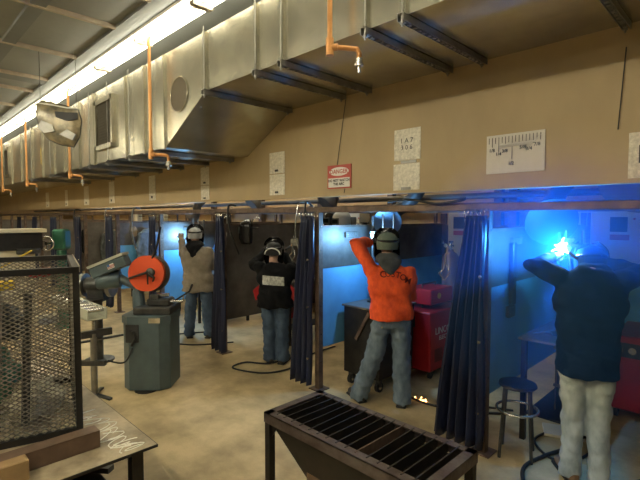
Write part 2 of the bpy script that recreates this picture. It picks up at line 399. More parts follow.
# ------------------------------------------------------------------ hanging display shaped like a welding helmet
DL = Vector((-6.2, 1.66, 2.98))
t = thing('hanging_display', 'shiny printed display shaped like a welding helmet hanging before the duct', 'display', DL, math.radians(50))
prof = [(p[0]*.9,p[1]*.9) for p in [(-.26,.27),(-.20,.32),(.05,.27),(.27,.20),(.31,.05),(.28,-.16),(.20,-.30),(.02,-.27),(-.13,-.20),(-.24,-.05),(-.28,.12)]]
def pillow(poly, thick, n=8):
    mb = MB(); cx = sum(p[0] for p in poly)/len(poly); cz = sum(p[1] for p in poly)/len(poly)
    pp = []
    for i in range(len(poly)):
        a, b_ = poly[i], poly[(i+1) % len(poly)]
        for k in range(3): pp.append((a[0]+(b_[0]-a[0])*k/3, a[1]+(b_[1]-a[1])*k/3))
    m = len(pp); vs = []; fs = []
    for side in (-1, 1):
        for j in range(n):
            s_ = 1-j/n; h = thick*math.sqrt(max(0, 1-s_**3))*side
            vs += [(cx+(p[0]-cx)*s_, h, cz+(p[1]-cz)*s_) for p in pp]
        vs.append((cx, thick*side, cz))
    for q in range(2):
        o = q*(n*m+1)
        for j in range(n-1):
            fs += [(o+j*m+k, o+j*m+(k+1) % m, o+(j+1)*m+(k+1) % m, o+(j+1)*m+k) for k in range(m)]
        fs += [(o+(n-1)*m+k, o+(n-1)*m+(k+1) % m, o+n*m) for k in range(m)]
    return mb.add(vs, fs), pp
mb, pp = pillow(prof, .09)
body = mb.build('helmet_shape', 'disp', t, smooth=60)
MB().tube([(p[0], 0, p[1]) for p in pp], .008, 6, True).build('edge_piping', 'ink', t)
MB().tube([(-.265,-.03,.20),(-.2,-.075,.24),(-.02,-.098,.215),(.15,-.09,.185),(.25,-.05,.19)], .008, 6).build('white_band', 'white', t)
w = MB().prism([(.02,.07),(.14,.03),(.27,.05),(.27,.13),(.15,.13),(.01,.14)], 'y', -.098, -.075).build('dark_window', 'ink', t)
MB().prism([(-.2,-.05),(-.12,-.12),(.0,-.1),(-.02,-.02),(-.15,.03)], 'y', -.098, -.08).build('print_shape', 'galvd', t)
MB().prism([(.05,-.13),(.2,-.2),(.24,-.13),(.14,-.07)], 'y', -.090, -.07).build('print_shape', 'galvd', t)
for xx in (-.2, .22):
    MB().cyl((xx,0,.24), (xx,0,.895), .003, n=6).build('hanging_cord', 'ink', t)

# ------------------------------------------------------------------ signs and papers on the plywood
def paper(name, x0, x1, z0, z1, label, m='paper', grp='taped papers on the plywood wall', cat='paper', tilt=0, parts=True):
    cx, cz = (x0+x1)/2, (z0+z1)/2
    t = thing(name, label, cat, (cx, FY-.004, cz), 0, grp); t.rotation_euler = (0, tilt, 0)
    hx, hz = (x1-x0)/2, (z1-z0)/2; n = 8; vs = []; fs = []
    for j in range(n+1):
        for i in range(n+1):
            a = -hx+2*hx*i/n; c = -hz+2*hz*j/n
            vs.append((a, -.002-.006*abs(noise.noise(Vector((a*14+cx*3, c*14, cx)))), c))
    k = len(vs)
    vs += [(v[0], .002, v[2]) for v in vs]
    for j in range(n):
        for i in range(n):
            q = j*(n+1)+i; fs.append((q, q+1, q+n+2, q+n+1)); fs.append((k+q+n+1, k+q+n+2, k+q+1, k+q))
    for i in range(n):
        fs += [(i+1, i, k+i, k+i+1), (n*(n+1)+i, n*(n+1)+i+1, k+n*(n+1)+i+1, k+n*(n+1)+i)]
        fs += [(i*(n+1), (i+1)*(n+1), k+(i+1)*(n+1), k+i*(n+1)), ((i+1)*(n+1)+n, i*(n+1)+n, k+i*(n+1)+n, k+(i+1)*(n+1)+n)]
    MB().add(vs, fs).build('sheet', m, t, smooth=60, fix=True)
    return t
def ftext(txt, size, x, z, parent, m='ink', y=-.011, name='lettering', bold=0):
    return text_mesh(txt, size, Matrix.Translation((x, y, z)) @ Matrix.Rotation(PI/2, 4, 'X'), name, m, parent, .0005, bold=bold)
p = paper('taped_paper', -2.40, -2.128, 2.352, 2.622, 'crinkled clear-taped paper, upper of the pair above the hose')
ftext('1 A 7\n3 0 6', .06, 0, 0, p)
p = paper('taped_paper', -2.406, -2.134, 2.088, 2.318, 'crinkled clear-taped paper, lower of the pair above the hose')
MB().b2((-.05,-.012,-.115), (.05,-.008,-.09)).build('tape_strip', 'galvd', p)
MB().b2((-2.33, FY-.006, 2.322), (-2.17, FY-.001, 2.348)).build('tape_piece', 'galvd'); tag(bpy.data.objects['tape_piece'], 'grey tape piece between the two crinkled papers above the hose', 'tape')
for (x0, x1, z0, z1, s_) in ((-4.185,-3.915,2.355,2.598,'upper sheet of the worn pair right of the duct step'), (-4.185,-3.915,2.105,2.345,'lower sheet of the worn pair right of the duct step'),
      (-5.75,-5.53,2.30,2.55,'upper sheet of the pair just under the duct step'), (-5.75,-5.53,2.09,2.29,'lower sheet of the pair just under the duct step'),
      (-7.44,-7.20,2.13,2.54,'tall sheet, third column from the step'), (-9.25,-8.98,2.12,2.54,'tall sheet, fourth column from the step'),
      (-10.73,-10.42,2.11,2.52,'tall sheet, fifth column from the step'), (-12.1,-11.9,2.11,2.5,'tall sheet, sixth column from the step'), (-13.8,-13.5,2.11,2.5,'tall sheet, farthest column down the wall')):
    p = paper('taped_paper', x0, x1, z0, z1, 'whitish worn paper on plywood, ' + s_)
    MB().b2((-.03,-.012,-(z1-z0)*.42), (.03,-.009,-(z1-z0)*.32)).build('print_mark', 'ink', p)
p = paper('taped_paper', -.63, -.40, 2.09, 2.37, 'shiny taped paper at the right edge of the view')
MB().b2((-.06,-.012,-.05), (-.045,-.009,.05)).b2((-.06,-.012,.05), (.0,-.009,.06)).build('print_mark', 'ink', p)
p = paper('ruler_poster', -1.542, -1.122, 2.176, 2.462, 'white poster of enlarged ruler marks taped to plywood', 'card', None, 'poster')
g = MB()
for k in range(16):
    h = (.045,.07,.045,.11,.045,.07,.045,.17,.045,.07,.045,.11,.045,.07,.045,.05)[k]
    g.b2((-.19+k*.0247,-.0105,.125-h), (-.186+k*.0247,-.0085,.125))
g.build('ruler_marks', 'ink', p)
for tx, xx, z in (('1/4',-.115,-.0),('1/8',-.165,.03),('1/2',-.02,-.075),('3/8',-.068,.02),('5/8',.06,.035),('3/4',.105,.02),('7/8',.16,.045)): ftext(tx, .035, xx, z, p, bold=.0006)
MB().add([(-.11,-.014,.07),(.14,-.014,.075),(.2,-.014,.12),(.2,-.010,.12),(.12,-.010,.05),(-.11,-.010,.045)], [(0,1,4,5),(1,2,3,4),(0,5,4,1)]).build('tape_strip', 'white', p)
t = thing('danger_sign', 'red and white danger sign warning not to watch the arc', 'sign', (-3.07, FY-.006, 2.255), 0)
MB().b2((-.16,-.004,-.118), (.16,.004,.118)).build('plate', 'red', t)
MB().b2((-.145,-.007,-.105), (.145,-.004,-.012)).build('white_field', 'white', t)
MB().lathe([(.0,0),(.058,0),(.058,.003),(.0,.003)], (0,-.0045,.052), (0,-1,0), 28, 2.25, .75).build('oval_ring', 'white', t)
ftext('DANGER', .06, 0, .05, t, 'red', -.009, bold=.001)
ftext('DO NOT WATCH\nTHE ARC', .036, 0, -.056, t, 'ink', -.009, bold=.0012)

for (p_, q_, lab) in (((-2.975,FY-.012,3.03),(-3.093,FY-.012,2.375),'thin dark wire running down the plywood to the danger sign'), ((-2.99,FY-.01,2.13),(-3.0,FY-.01,2.09),'short dark wire end below the danger sign'), ((-.66,FY-.01,2.9),(-.69,FY-.01,2.4),'thin wire down the plywood near the right edge')):
    tag(MB().cyl(p_, q_, .0035, n=6).build('wire', 'ink', loc=p_), lab, 'wire')
# ------------------------------------------------------------------ booth frames
far = ['nearest the camera', 'second from the right', 'third from the right', 'fourth from the right', 'fifth from the right', 'sixth from the right', 'seventh from the right', 'eighth from the right', 'ninth from the right', 'tenth from the right', 'last at the far end']
for i, xx in enumerate(POSTS):
    t = thing('booth_post', 'rust-brown square booth post, ' + far[i], 'post', (xx, FY, 0), 0, 'booth posts')
    MB().b2((xx-.03,FY-.03,.008), (xx+.03,FY+.03,1.895)).build('tube', 'rust', t, world=True)
    MB().b2((xx-.08,FY-.08,.0), (xx+.08,FY+.08,.01)).build('base_plate', 'rust', t, world=True)
    MB().cyl((xx+.03,FY,.3), (xx+.038,FY,.3), .01).build('bolt', 'chrome', t, world=True)
    for z in (.6,.9,1.2,1.5,1.75): MB().cyl((xx+.03,FY,z), (xx+.036,FY,z), .008, n=8).build('bolt', 'chrome', t, world=True)
tag(MB().b2((X0+.05,FY-.032,1.897), (X1-.05,FY+.032,1.955), ch=.006).build('top_rail', 'rust', loc=(-9,FY,1.9)), 'long rusty square rail across the tops of the front posts', 'rail')
tag(MB().b2((X0+.05,4.60,1.90), (X1-.05,4.65,1.95)).build('rear_rail', 'rust', loc=(-9,4.6,1.9)), 'long rusty rail crossing the middle of the booths', 'rail')
for k, (yy, z, r) in enumerate(((5.9,2.02,.03), (5.85,2.15,.022), (4.9,2.09,.035))):
    tag(MB().cyl((X0+.05,yy,z), (X1-.05,yy,z), r, n=10).build('service_pipe', ('rust','copper','dsteel')[k], loc=(-9,yy,z)), ('dull pipe low along the back wall above the booths','orange pipe high along the back wall','thick dull pipe hung behind the plywood wall bottom')[k], 'pipe')
# partitions
for i, xx in enumerate(POSTS):
    t = thing('booth_partition', 'steel partition running back from the %s post' % (far[i].replace(' from the right','-from-right')), 'partition', (xx, 4.6, .45), 0, 'steel partitions between booths')
    y0, y1 = FY+.035, 5.88
    two = i in (0, 1, 3, 4)
    MB().b2((xx-.02,y0,1.30 if two else .45), (xx+.02,y1,1.735)).build('upper_panel', 'dsteel', t, world=True)
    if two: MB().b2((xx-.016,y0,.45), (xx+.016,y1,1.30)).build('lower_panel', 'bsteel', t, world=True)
    MB().b2((xx-.025,y1,.0), (xx+.025,y1+.05,1.9)).build('rear_post', 'rust', t, world=True)
    MB().b2((xx-.026,y0,1.735), (xx+.026,y1,1.76)).build('edge_cap', 'rust', t, world=True)
    if i in (0, 1, 3): MB().b2((xx+.022,y0+.35,1.62), (xx+.045,y0+.55,1.68)).build('tool_hook', 'chrome', t, world=True)
# steel back panels along the rear of each booth
for i in range(9):
    a = POSTS[i]+.06; c = POSTS[i]+1.78
    t = thing('back_panel', 'dark steel back panel of the booth right of the %s post' % far[i].replace(' from the right','-from-right'), 'panel', ((a+c)/2, 5.8, .4), 0, 'steel back panels of the booths')
    MB().b2((a,5.78,1.25), (c,5.81,1.74)).build('upper_panel', 'dsteel', t, world=True)
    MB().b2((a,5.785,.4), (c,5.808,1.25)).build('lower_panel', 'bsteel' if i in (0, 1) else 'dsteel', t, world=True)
    for xx in (a, c-.04): MB().b2((xx,5.81,.0), (xx+.04,5.85,1.9)).build('upright', 'rust', t, world=True)
# upright steel behind, reaching the roof
for i, xx in enumerate((-2.35, -2.55, -4.3, -5.9, -7.7, -.3, -9.6)):
    tag(MB().b2((xx-.05,5.88,.0), (xx+.05,5.985,3.87)).build('wall_column', 'rust', loc=(xx,5.93,0)), 'brown steel column on the back wall, %s from the right' % words[(1,2,3,4,5,0,6)[i]], 'column', 'brown columns on the back wall')

# curtains
def curtain(name, xt0, xt1, xb0, xb1, z0, z1, label, y=FY-.09, folds=5, amp=.045, m='curtain', seed=0):
    t = thing(name, label, 'curtain', ((xt0+xt1)/2, y, z0), 0, 'welding booth curtains')
    nu, nv = folds*10, 24; vs = []; fs = []
    for j in range(nv+1):
        v = j/nv; e = v**1.3
        for i in range(nu+1):
            u = i/nu
            a = xb0+(xb1-xb0)*u; c = xt0+(xt1-xt0)*u
            xx = a+(c-a)*e + .012*noise.noise(Vector((u*6, v*3, seed)))
            ph = folds*2*PI*u + 1.2*noise.noise(Vector((u*3, v*2, seed+5)))
            vs.append((xx+.010*math.sin(ph*2+1), y + amp*(1-.35*v)*math.sin(ph) + .02*noise.noise(Vector((u*5,v*4,seed+9))), z0+(z1-z0)*v + (.012*math.sin(ph) if j == 0 else 0)))
    for j in range(nv):
        for i in range(nu): q = j*(nu+1)+i; fs.append((q, q+1, q+nu+2, q+nu+1))
    o = MB().add(vs, fs).build('cloth', m, t, world=True, smooth=180, fix=False)
    s_ = o.modifiers.new('s', 'SOLIDIFY'); s_.thickness = .003
    for i in range(folds+1):
        xx = xt0+(xt1-xt0)*i/folds
        MB().tube([(xx+.0, y+.045*math.cos(a)+.02, z1+.01+.045*math.sin(a)) for a in [2*PI*k/14 for k in range(14)]], .0035, 6, True).build('hook_ring', 'chrome', t, world=True)
    for z in (.35,.9,1.4):
        q = MB().cyl((xb1-.02+(xt1-xb1)*.3, y-.045, z), (xb1-.02+(xt1-xb1)*.3, y-.03, z), .012, n=10); q.build('grommet', 'chrome', t, world=True)
    return t
CUR = [(-1.66,-1.50,-1.92,-1.50,.06), (-3.55,-3.36,-3.74,-3.40,.06), (-5.20,-5.06,-5.36,-5.02,.06), (-7.25,-7.05,-7.3,-7.1,.1), (-9.2,-8.92,-9.25,-8.95,.1), (-11.1,-10.75,-11.15,-10.8,.1), (-13.1,-12.6,-13.1,-12.6,.1), (-14.9,-14.45,-14.9,-14.45,.1), (-16.8,-16.3,-16.8,-16.3,.1)]
clab = ['navy curtain bunched beside the nearest post left of the arc flash', 'navy curtain bunched on the post between the black and orange shirts', 'navy curtain hanging full length beside the person in black', 'navy curtain bunched at the post left of the tan coat', 'navy curtain behind the saw guard, fifth from the right', 'navy curtain, sixth from the right along the booths', 'navy curtain, seventh from the right along the booths', 'navy curtain, eighth from the right along the booths', 'navy curtain, farthest left of the row']
for i, (a, c, d, e, z) in enumerate(CUR):
    curtain('booth_curtain', a, c, d, e, z, 1.86, clab[i], seed=i*3, folds=(5,4,4,3,3,3,3,3,3)[i], amp=.05)
# pale cord loop tied on two curtains
for (xx, y, z, s_) in ((-1.78,3.20,1.42,'pale cord triangle hanging on the navy curtain by the gas cylinder'), (-3.60,3.20,1.45,'pale cord loop hanging on the navy curtain beside the black jacket')):
    tag(MB().tube([(xx,y,z+.2),(xx-.03,y,z+.02),(xx-.07,y,z-.02),(xx-.02,y-.005,z-.07),(xx+.02,y,z-.01),(xx+.0,y,z+.05)], .006, 6).build('cord_loop', 'chrome', loc=(xx,y,z)), s_, 'cord')

# ------------------------------------------------------------------ exhaust hoods with hoses
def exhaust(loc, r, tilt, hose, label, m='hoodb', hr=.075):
    loc = Vector(loc); t = thing('exhaust_hood', label, 'hood', loc, 0, 'round fume exhaust hoods')
    ax = Vector(tilt).normalized()
    MB().lathe([(r*.96,-.03),(r,-.03),(r,0),(r*.75,.06),(hr,.13),(hr,.16),(hr-.01,.16),(hr-.01,.13),(r*.72,.055),(r*.94,0)], (0,0,0), ax, 32).build('bell', m, t, smooth=50)
    MB().lathe([(.0,-.01),(r*.42,-.015),(r*.40,.01),(.0,.02)], (0,0,0), ax, 24).build('centre_disc', m, t)
    pts = [loc+ax*.15] + [Vector(p) for p in hose]
    # smooth hose path
    path = []
    for i in range(len(pts)-1):
        p0 = pts[max(i-1,0)]; p1 = pts[i]; p2 = pts[i+1]; p3 = pts[min(i+2,len(pts)-1)]
        for k in range(10):
            s_ = k/10; path.append(.5*((2*p1)+(-p0+p2)*s_+(2*p0-5*p1+4*p2-p3)*s_*s_+(-p0+3*p1-3*p2+p3)*s_**3))
    path.append(pts[-1])
    rr = [hr*(1+.06*(i % 2)) for i in range(len(path))]
    MB().tube(path, rr, 14).build('flex_hose', 'flex', t, world=True, smooth=180)
    MB().cyl(path[-8], path[-5], hr*1.15, n=16).build('hose_cuff', 'flext', t, world=True)
    return t
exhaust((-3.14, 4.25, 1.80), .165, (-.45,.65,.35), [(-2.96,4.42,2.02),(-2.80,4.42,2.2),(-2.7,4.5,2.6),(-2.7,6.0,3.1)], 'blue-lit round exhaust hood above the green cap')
exhaust((-1.30, 4.05, 1.82), .21, (-.45,.65,.35), [(-1.3,4.35,2.12),(-1.2,4.7,2.4),(-1.2,6.0,3.1)], 'large round exhaust hood left of the bright arc flash', 'black')
exhaust((-.72, 4.30, 2.18), .30, (-.2,.7,.2), [(-.72,4.8,2.35),(-.7,6.0,3.1)], 'large dark round hood above the navy-jacketed welder', 'dsteel')
exhaust((-4.35, 4.5, 2.03), .16, (.2,.5,.5), [(-4.3,4.7,2.3),(-4.2,6.0,3.1)], 'dark round exhaust hood above the black jacket', 'dsteel')
exhaust((-6.1, 4.5, 2.08), .2, (.2,.5,.5), [(-6.0,4.7,2.35),(-6.0,6.0,3.1)], 'dark round exhaust hood above the tan coat', 'dsteel')
exhaust((-7.9, 4.4, 1.86), .16, (.5,.3,.5), [(-7.8,4.6,2.2),(-7.8,6.0,3.1)], 'dark round exhaust hood behind the saw guard', 'dsteel')

# control boxes on the back wall
def control_box(x, z, w, h, label, y=5.70):
    t = thing('control_box', label, 'electrical box', (x, y, z), 0, 'cream control boxes on the back wall')
    MB().b2((-w/2,-.0,-h), (w/2,.28,0), ch=.01).build('cabinet', 'box', t)
    MB().b2((-.06,-.008,-.24), (.10,.0,-.08)).build('display', 'ink', t)
    MB().b2((-.06,-.006,-.33), (.12,.0,-.27)).build('red_label', 'red', t)
    MB().cyl((.16,-.012,-.1), (.16,0,-.1), .012).build('button', 'red', t)
    return t
control_box(-3.02, 1.93, .30, .62, 'cream control box with dark display above the gas cylinder')
control_box(-1.16, 1.93, .50, .62, 'cream control box with dark display at the right edge of the view')
control_box(-4.95, 1.93, .34, .45, 'cream control box above the person in black')

# gas cylinders
def cylinder(x, y, h, label, m='cyl', r=.115):
    t = thing('gas_cylinder', label, 'gas cylinder', (x, y, 0), 0, 'gas cylinders by the back wall')
    s_ = h-.16
    MB().lathe([(.0,0),(r,.0),(r,s_-.14),(r*.93,s_-.08),(r*.7,s_-.03),(.04,s_),(.035,s_+.03),(.0,s_+.03)], n=28).build('tank', m, t, smooth=40)
    v = MB().cyl((0,0,s_+.02), (0,0,s_+.12), .014).cyl((-.04,0,s_+.08), (.04,0,s_+.08), .012).build('valve', 'chrome', t)
    MB().cyl((0,0,s_+.12), (0,0,s_+.14), .03).build('valve_knob', 'iron', v)
    g = MB().cyl((-.06,-.01,s_+.08), (-.06,-.035,s_+.08), .032, n=20).cyl((-.05,0,s_+.08),(-.12,0,s_+.11),.014).cyl((-.12,-.01,s_+.13),(-.12,-.03,s_+.13),.026,n=18)
    rg = g.build('regulator', 'chrome', t)
    MB().cyl((-.06,-.036,s_+.08), (-.06,-.038,s_+.08), .026, n=20).build('gauge_face', 'white', rg)
    return t
cylinder(-2.98, 5.45, 1.55, 'tall purplish gas cylinder with gauges behind the navy curtain')
cylinder(-.15, 5.62, 1.5, 'gas cylinder at the rear of the arc-flash booth')

# ------------------------------------------------------------------ booth furniture
def positioner(loc, label, h=1.85, arm=.3, adir=0, cage=False):
    t = thing('weld_stand', label, 'stand', loc, adir, 'upright weld positioner stands')
    MB().lathe([(.0,0),(.06,0),(.06,.02),(.02,.03),(.0,.03)], n=20).build('base', 'black', t)
    MB().cyl((0,0,.02), (0,0,h-loc[2]), .016, n=12).build('pole', 'iron', t)
    MB().cyl((0,0,h-loc[2]-.2), (arm,0,h-loc[2]-.2), .011, n=10).build('arm', 'chrome', t)
    c = MB().box((0,0,h-loc[2]-.2), (.05,.05,.06), ch=.008).build('clamp', 'iron', t)
    MB().cyl((0,-.025,h-loc[2]-.2), (0,-.07,h-loc[2]-.2), .006).cyl((0,-.07,h-loc[2]-.23), (0,-.07,h-loc[2]-.17), .005).build('clamp_screw', 'chrome', c)
    MB().box((0,0,(h-loc[2])*.45), (.045,.045,.07), ch=.006).build('clamp', 'iron', t)
    if cage:
        for s_ in (0, .12):
            MB().bar((arm-.1+s_,0,h-loc[2]-.22), (arm-.1+s_,0,h-loc[2]+.02), .012).build('holder_bar', 'chrome', t)
    return t
def bench(loc, w, d, h, label, rz=0, skirt=True, slant=0.0, top='dsteel'):
    t = thing('welding_bench', label, 'bench', loc, rz, 'welding benches in the booths')
    MB().box((0,0,h-.01), (w,d,.02), ch=.003).build('top_plate', top, t)
    if skirt: MB().prism([(-w/2+.02,h-.02),(w/2-.02,h-.02),(w/2-.04,.14),(-w/2+.02-slant,.14)], 'y', -d/2+.02, d/2-.02).build('cabinet', 'black', t)
    for sx in (-1,1):
        for sy in (-1,1):
            if skirt:
                c = MB().cyl((sx*(w/2-.08)-.018,sy*(d/2-.08),.055), (sx*(w/2-.08)+.018,sy*(d/2-.08),.055), .055, n=20).build('caster', 'rubber', t)
                MB().cyl((sx*(w/2-.08)-.021,sy*(d/2-.08),.055), (sx*(w/2-.08)+.021,sy*(d/2-.08),.055), .025, n=14).build('hub', 'chrome', c)
                MB().b2((sx*(w/2-.08)-.03,sy*(d/2-.08)-.02,.06), (sx*(w/2-.08)+.03,sy*(d/2-.08)+.02,.145)).build('fork', 'iron', c)
            else:
                MB().bar((sx*(w/2-.04),sy*(d/2-.04),0), (sx*(w/2-.04),sy*(d/2-.04),h-.02), .04).build('leg', 'black', t)
    if not skirt: MB().box((0,0,.22), (w-.1,d-.1,.012)).build('shelf', 'black', t)
    else: MB().bar((w/2-.16,-d/2+.005,h-.05), (w/2-.34,-d/2+.005,h-.36), .035, .012, (0,1,0)).build('brace_strap', 'rust', t)
    return t
bench((-3.04, 3.98, 0), .54, .66, .89, 'black wheeled welding bench left of the orange shirt', slant=.0)
positioner((-3.14, 3.98, .89), 'dark upright weld stand on the bench left of the orange shirt', 1.86, .22, .3, True)
bench((-1.20, 4.22, 0), .46, .95, .86, 'dark welding bench left of the navy-jacketed welder', skirt=False)
positioner((-1.22, 4.05, .86), 'upright weld stand on the bench under the arc flash', 1.72, .14, .4, True)
bench((-4.95, 4.6, 0), .36, .9, .92, 'dark welding bench against the partition left of the black jacket', skirt=False)
positioner((-4.72, 4.35, .92), 'pale grey weld stand with horizontal arm left of the black jacket', 1.93, .32, .5, True)
bench((-6.74, 4.34, 0), .5, .8, .9, 'dark welding bench left of the tan coat', skirt=False)
positioner((-6.88, 4.05, .9), 'upright weld stand in the blue-lit booth of the tan coat', 1.80, .24, -1.25, True)
bench((-8.4, 4.6, 0), .55, .8, .9, 'dark welding bench behind the saw guard', skirt=False)
positioner((-8.4, 4.35, .9), 'tall weld stand behind the saw guard', 1.9, .25, 1.0)
bench((-10.2, 4.6, 0), .55, .8, .9, 'dark welding bench in the booth above the grey saw cover', skirt=False)
bench((-12.0, 4.6, 0), .55, .8, .9, 'dark welding bench in a far booth left of the saw', skirt=False)

def welder(lo, hi, label, brand=True):
    lo = Vector(lo); hi = Vector(hi); c = Vector(((lo.x+hi.x)/2, (lo.y+hi.y)/2, 0))
    t = thing('welding_machine', label, 'welding machine', c, 0, 'red welding machines in the booths')
    MB().b2((lo.x,lo.y,lo.z), (hi.x,hi.y,hi.z), ch=.015).build('case', 'redp', t, world=True)
    f = MB()
    for k in range(7): f.b2((hi.x-.001, lo.y+.1+k*.025, lo.z+.1), (hi.x+.003, lo.y+.11+k*.025, lo.z+.25))
    f.build('vent_slots', 'ink', t, world=True)
    MB().b2((lo.x+.03,lo.y-.006,lo.z+(hi.z-lo.z)*.72), (hi.x-.2,lo.y,hi.z-.06)).build('control_panel', 'ink', t, world=True)
    for k in range(2): MB().cyl((lo.x+.09+k*.1,lo.y-.03,hi.z-.12), (lo.x+.09+k*.1,lo.y-.006,hi.z-.12), .03).build('dial', 'chrome', t, world=True)
    MB().tube([(c.x-.0,lo.y+.2,hi.z),(c.x,lo.y+.2,hi.z+.05),(c.x,hi.y-.2,hi.z+.05),(c.x,hi.y-.2,hi.z)], .012).build('handle', 'iron', t, world=True)
    for (a, d) in ((lo.x+.06,lo.y+.1),(hi.x-.06,lo.y+.1),(lo.x+.06,hi.y-.1),(hi.x-.06,hi.y-.1)):
        MB().cyl((a-.015,d,.045), (a+.015,d,.045), .045, n=16).b2((a-.022,d-.012,.05), (a+.022,d+.012,lo.z+.005)).build('caster', 'rubber', t, world=True)
    if brand:
        R_ = Matrix.Rotation(PI/2, 4, 'Z') @ Matrix.Rotation(PI/2, 4, 'X')
        off = Vector((hi.x+.002, (lo.y+hi.y)/2-.03, lo.z+(hi.z-lo.z)*.66)) - c
        text_mesh('LINCOLN', .11, Matrix.Translation(off) @ R_, 'lettering', 'white', t, .0008)
        text_mesh('ELECTRIC', .07, Matrix.Translation(off-Vector((0,0,.085))) @ R_, 'lettering', 'white', t, .0008)
    return t
welder((-3.08,4.36,.10), (-2.62,5.10,.78), 'red welding machine with white lettering right of the orange shirt')
t = thing('wire_feeder', 'small red wire feeder box on top of the big red welding machine', 'wire feeder', (-2.88, 4.75, .83))
MB().box((0,0,.09), (.36,.5,.18), ch=.012).build('case', 'redp', t)
MB().cyl((.181,-.08,.1), (.19,-.08,.1), .035).build('emblem', 'yellow', t)
MB().tube([(0,-.15,.18),(0,-.15,.22),(0,.15,.22),(0,.15,.18)], .01).build('handle', 'iron', t)
welder((-1.0,4.75,.10), (-.35,5.5,.78), 'red welding machine behind the navy-jacketed welder', False)
welder((-.55,4.35,.10), (-.05,4.7,.82), 'reddish machine right of the pale jeans', True)
welder((-4.75,4.95,.10), (-4.1,5.45,.98), 'red machine behind the person in black', False)
welder((-6.3,4.9,.10), (-5.75,5.4,.62), 'low red machine seen past the tan coat', False)

# stool with foot ring
t = thing('shop_stool', 'metal stool with round foot ring beside the nearest curtain', 'stool', (-1.33, 3.50, 0))
MB().tube([(.15*math.cos(a), .15*math.sin(a), .36) for a in [2*PI*k/28 for k in range(28)]], .011, 8, True).build('foot_ring', 'chrome', t)
for k in range(4):
    a = PI/4+k*PI/2+.3
    MB().cyl((.16*math.cos(a), .16*math.sin(a), 0), (.12*math.cos(a), .12*math.sin(a), .54), .012, n=10).build('leg', 'iron', t)
MB().lathe([(.0,.54),(.13,.54),(.14,.55),(.135,.565),(.0,.57)], n=28).build('seat', 'black', t, smooth=40)
# clamps hanging in nearest booth
for k in range(3):
    x_ = -1.12+.05*k
    g = thing('bar_clamp', 'steel bar clamp hanging from the bench beside the stool, %s of three' % ('leftmost','middle','rightmost')[k], 'clamp', (x_, 3.70, .5), 0, 'bar clamps hung on the bench edge')
    MB().bar((0,0,-.14), (0,0,.34), .018, .006).build('bar', 'iron', g)
    MB().box((.03,0,.34), (.09,.014,.02)).build('jaw', 'iron', g)
    MB().box((.03,0,.05), (.09,.014,.02)).build('jaw', 'iron', g)
    MB().cyl((.065,0,-.02), (.065,0,.12), .006).build('screw', 'chrome', g)
tag(MB().box((-1.18,4.12,.012), (.30,.22,.02), rz=.4).build('steel_plate', 'box', loc=(-1.18,4.12,0)), 'pale blue-lit plate lying on the floor left of the pale jeans', 'plate')
# things on the bench of the arc booth
for k in range(3):
    tag(MB().bar((-1.36+.1*k,3.9+.09*k,.87), (-1.22+.1*k,4.2+.05*k,.87), .03, .016).build('steel_coupon', 'chrome', loc=(-1.3+.1*k,4.05,.865)), 'bright steel strip on the arc booth bench, %s of three' % ('nearest','middle','farthest')[k], 'metal strip', 'steel strips on the arc booth bench')
# tool hanging on the partition (booth of the flash)
t = thing('hanging_brush', 'dark long-handled tool hanging on the partition left of the flash', 'tool', (-1.485, 3.75, 1.42))
MB().b2((-.02,-.035,-.30), (.02,.035,.22), ch=.008).build('handle', 'black', t)
MB().b2((-.02,-.09,-.40), (.02,.03,-.30), ch=.01).build('head', 'iron', t)

# helmets and jackets hung up in other booths
def hung_helmet(loc, m, label, rz=0):
    t = thing('welding_helmet', label, 'helmet', loc, rz, 'welding helmets hung in the booths')
    helmet_shell(t, m)
    MB().tube([(0,-.02,.10),(0,-.03,.16),(0,-.09,.20),(0,-.13,.18)], .006, 6).build('hook', 'chrome', t)
    MB().tube([(.1*math.cos(a),.02+.12*math.sin(a),.05) for a in [2*PI*k/20 for k in range(20)]], .01, 6, True).build('headband', 'shell', t)
    return t
def helmet_shell(t, m='shell', hz=0.0, s=1.0, lens=True, name='shell', yoff=0.0):
    nu, nv = 24, 14; vs = []; fs = []
    for j in range(nv+1):
        v = j/nv
        for i in range(nu+1):
            u = -1+2*i/nu; a = u*math.radians(100)
            z = -.17+.33*v
            r = .118*(1-.55*max(0,(v-.72)/.28)**2.2)*(1-.25*max(0,(.25-v)/.25)**1.5)
            ry = r*1.22
            vs.append((s*r*1.02*math.sin(a), yoff+s*ry*math.cos(a)+.01, hz+s*z))
    for j in range(nv):
        for i in range(nu): q = j*(nu+1)+i; fs.append((q, q+1, q+nu+2, q+nu+1))
    o = MB().add(vs, fs).build(name, m, t, smooth=180, fix=False)
    so = o.modifiers.new('s', 'SOLIDIFY'); so.thickness = .005
    if lens:
        MB().box((0, yoff+s*.150, hz+s*.02), (s*.11,s*.02,s*.09), ch=.004).build('lens_frame', 'iron', o)
        MB().box((0, yoff+s*.161, hz+s*.02), (s*.095,s*.004,s*.055)).build('lens', 'lens', o)
    return o
hung_helmet((-2.98, 5.6, 1.86), 'white', 'white helmet hanging over the partition top left of the orange sleeve', PI).location = (-4.05, 4.49, 1.77)
hung_helmet((-4.22, 4.49, 1.78), 'shell', 'black helmet hung on the rear rail above the black jacket', PI)
hung_helmet((-3.5, 5.3, 1.62), 'shell', 'black helmet hung on the partition right of the black jacket', PI/2).location = (-3.50, 4.3, 1.62)
hung_helmet((-5.06, 3.7, 1.65), 'shell', 'black helmet hung beside the curtain of the tan coat', 2.4)
hung_helmet((-6.9, 4.5, 1.83), 'white', 'white helmet high in the booth left of the tan coat', 2.4)
hung_helmet((-10.5, 4.48, 1.82), 'white', 'white helmet high in a far booth above the saw cover', 2.4)
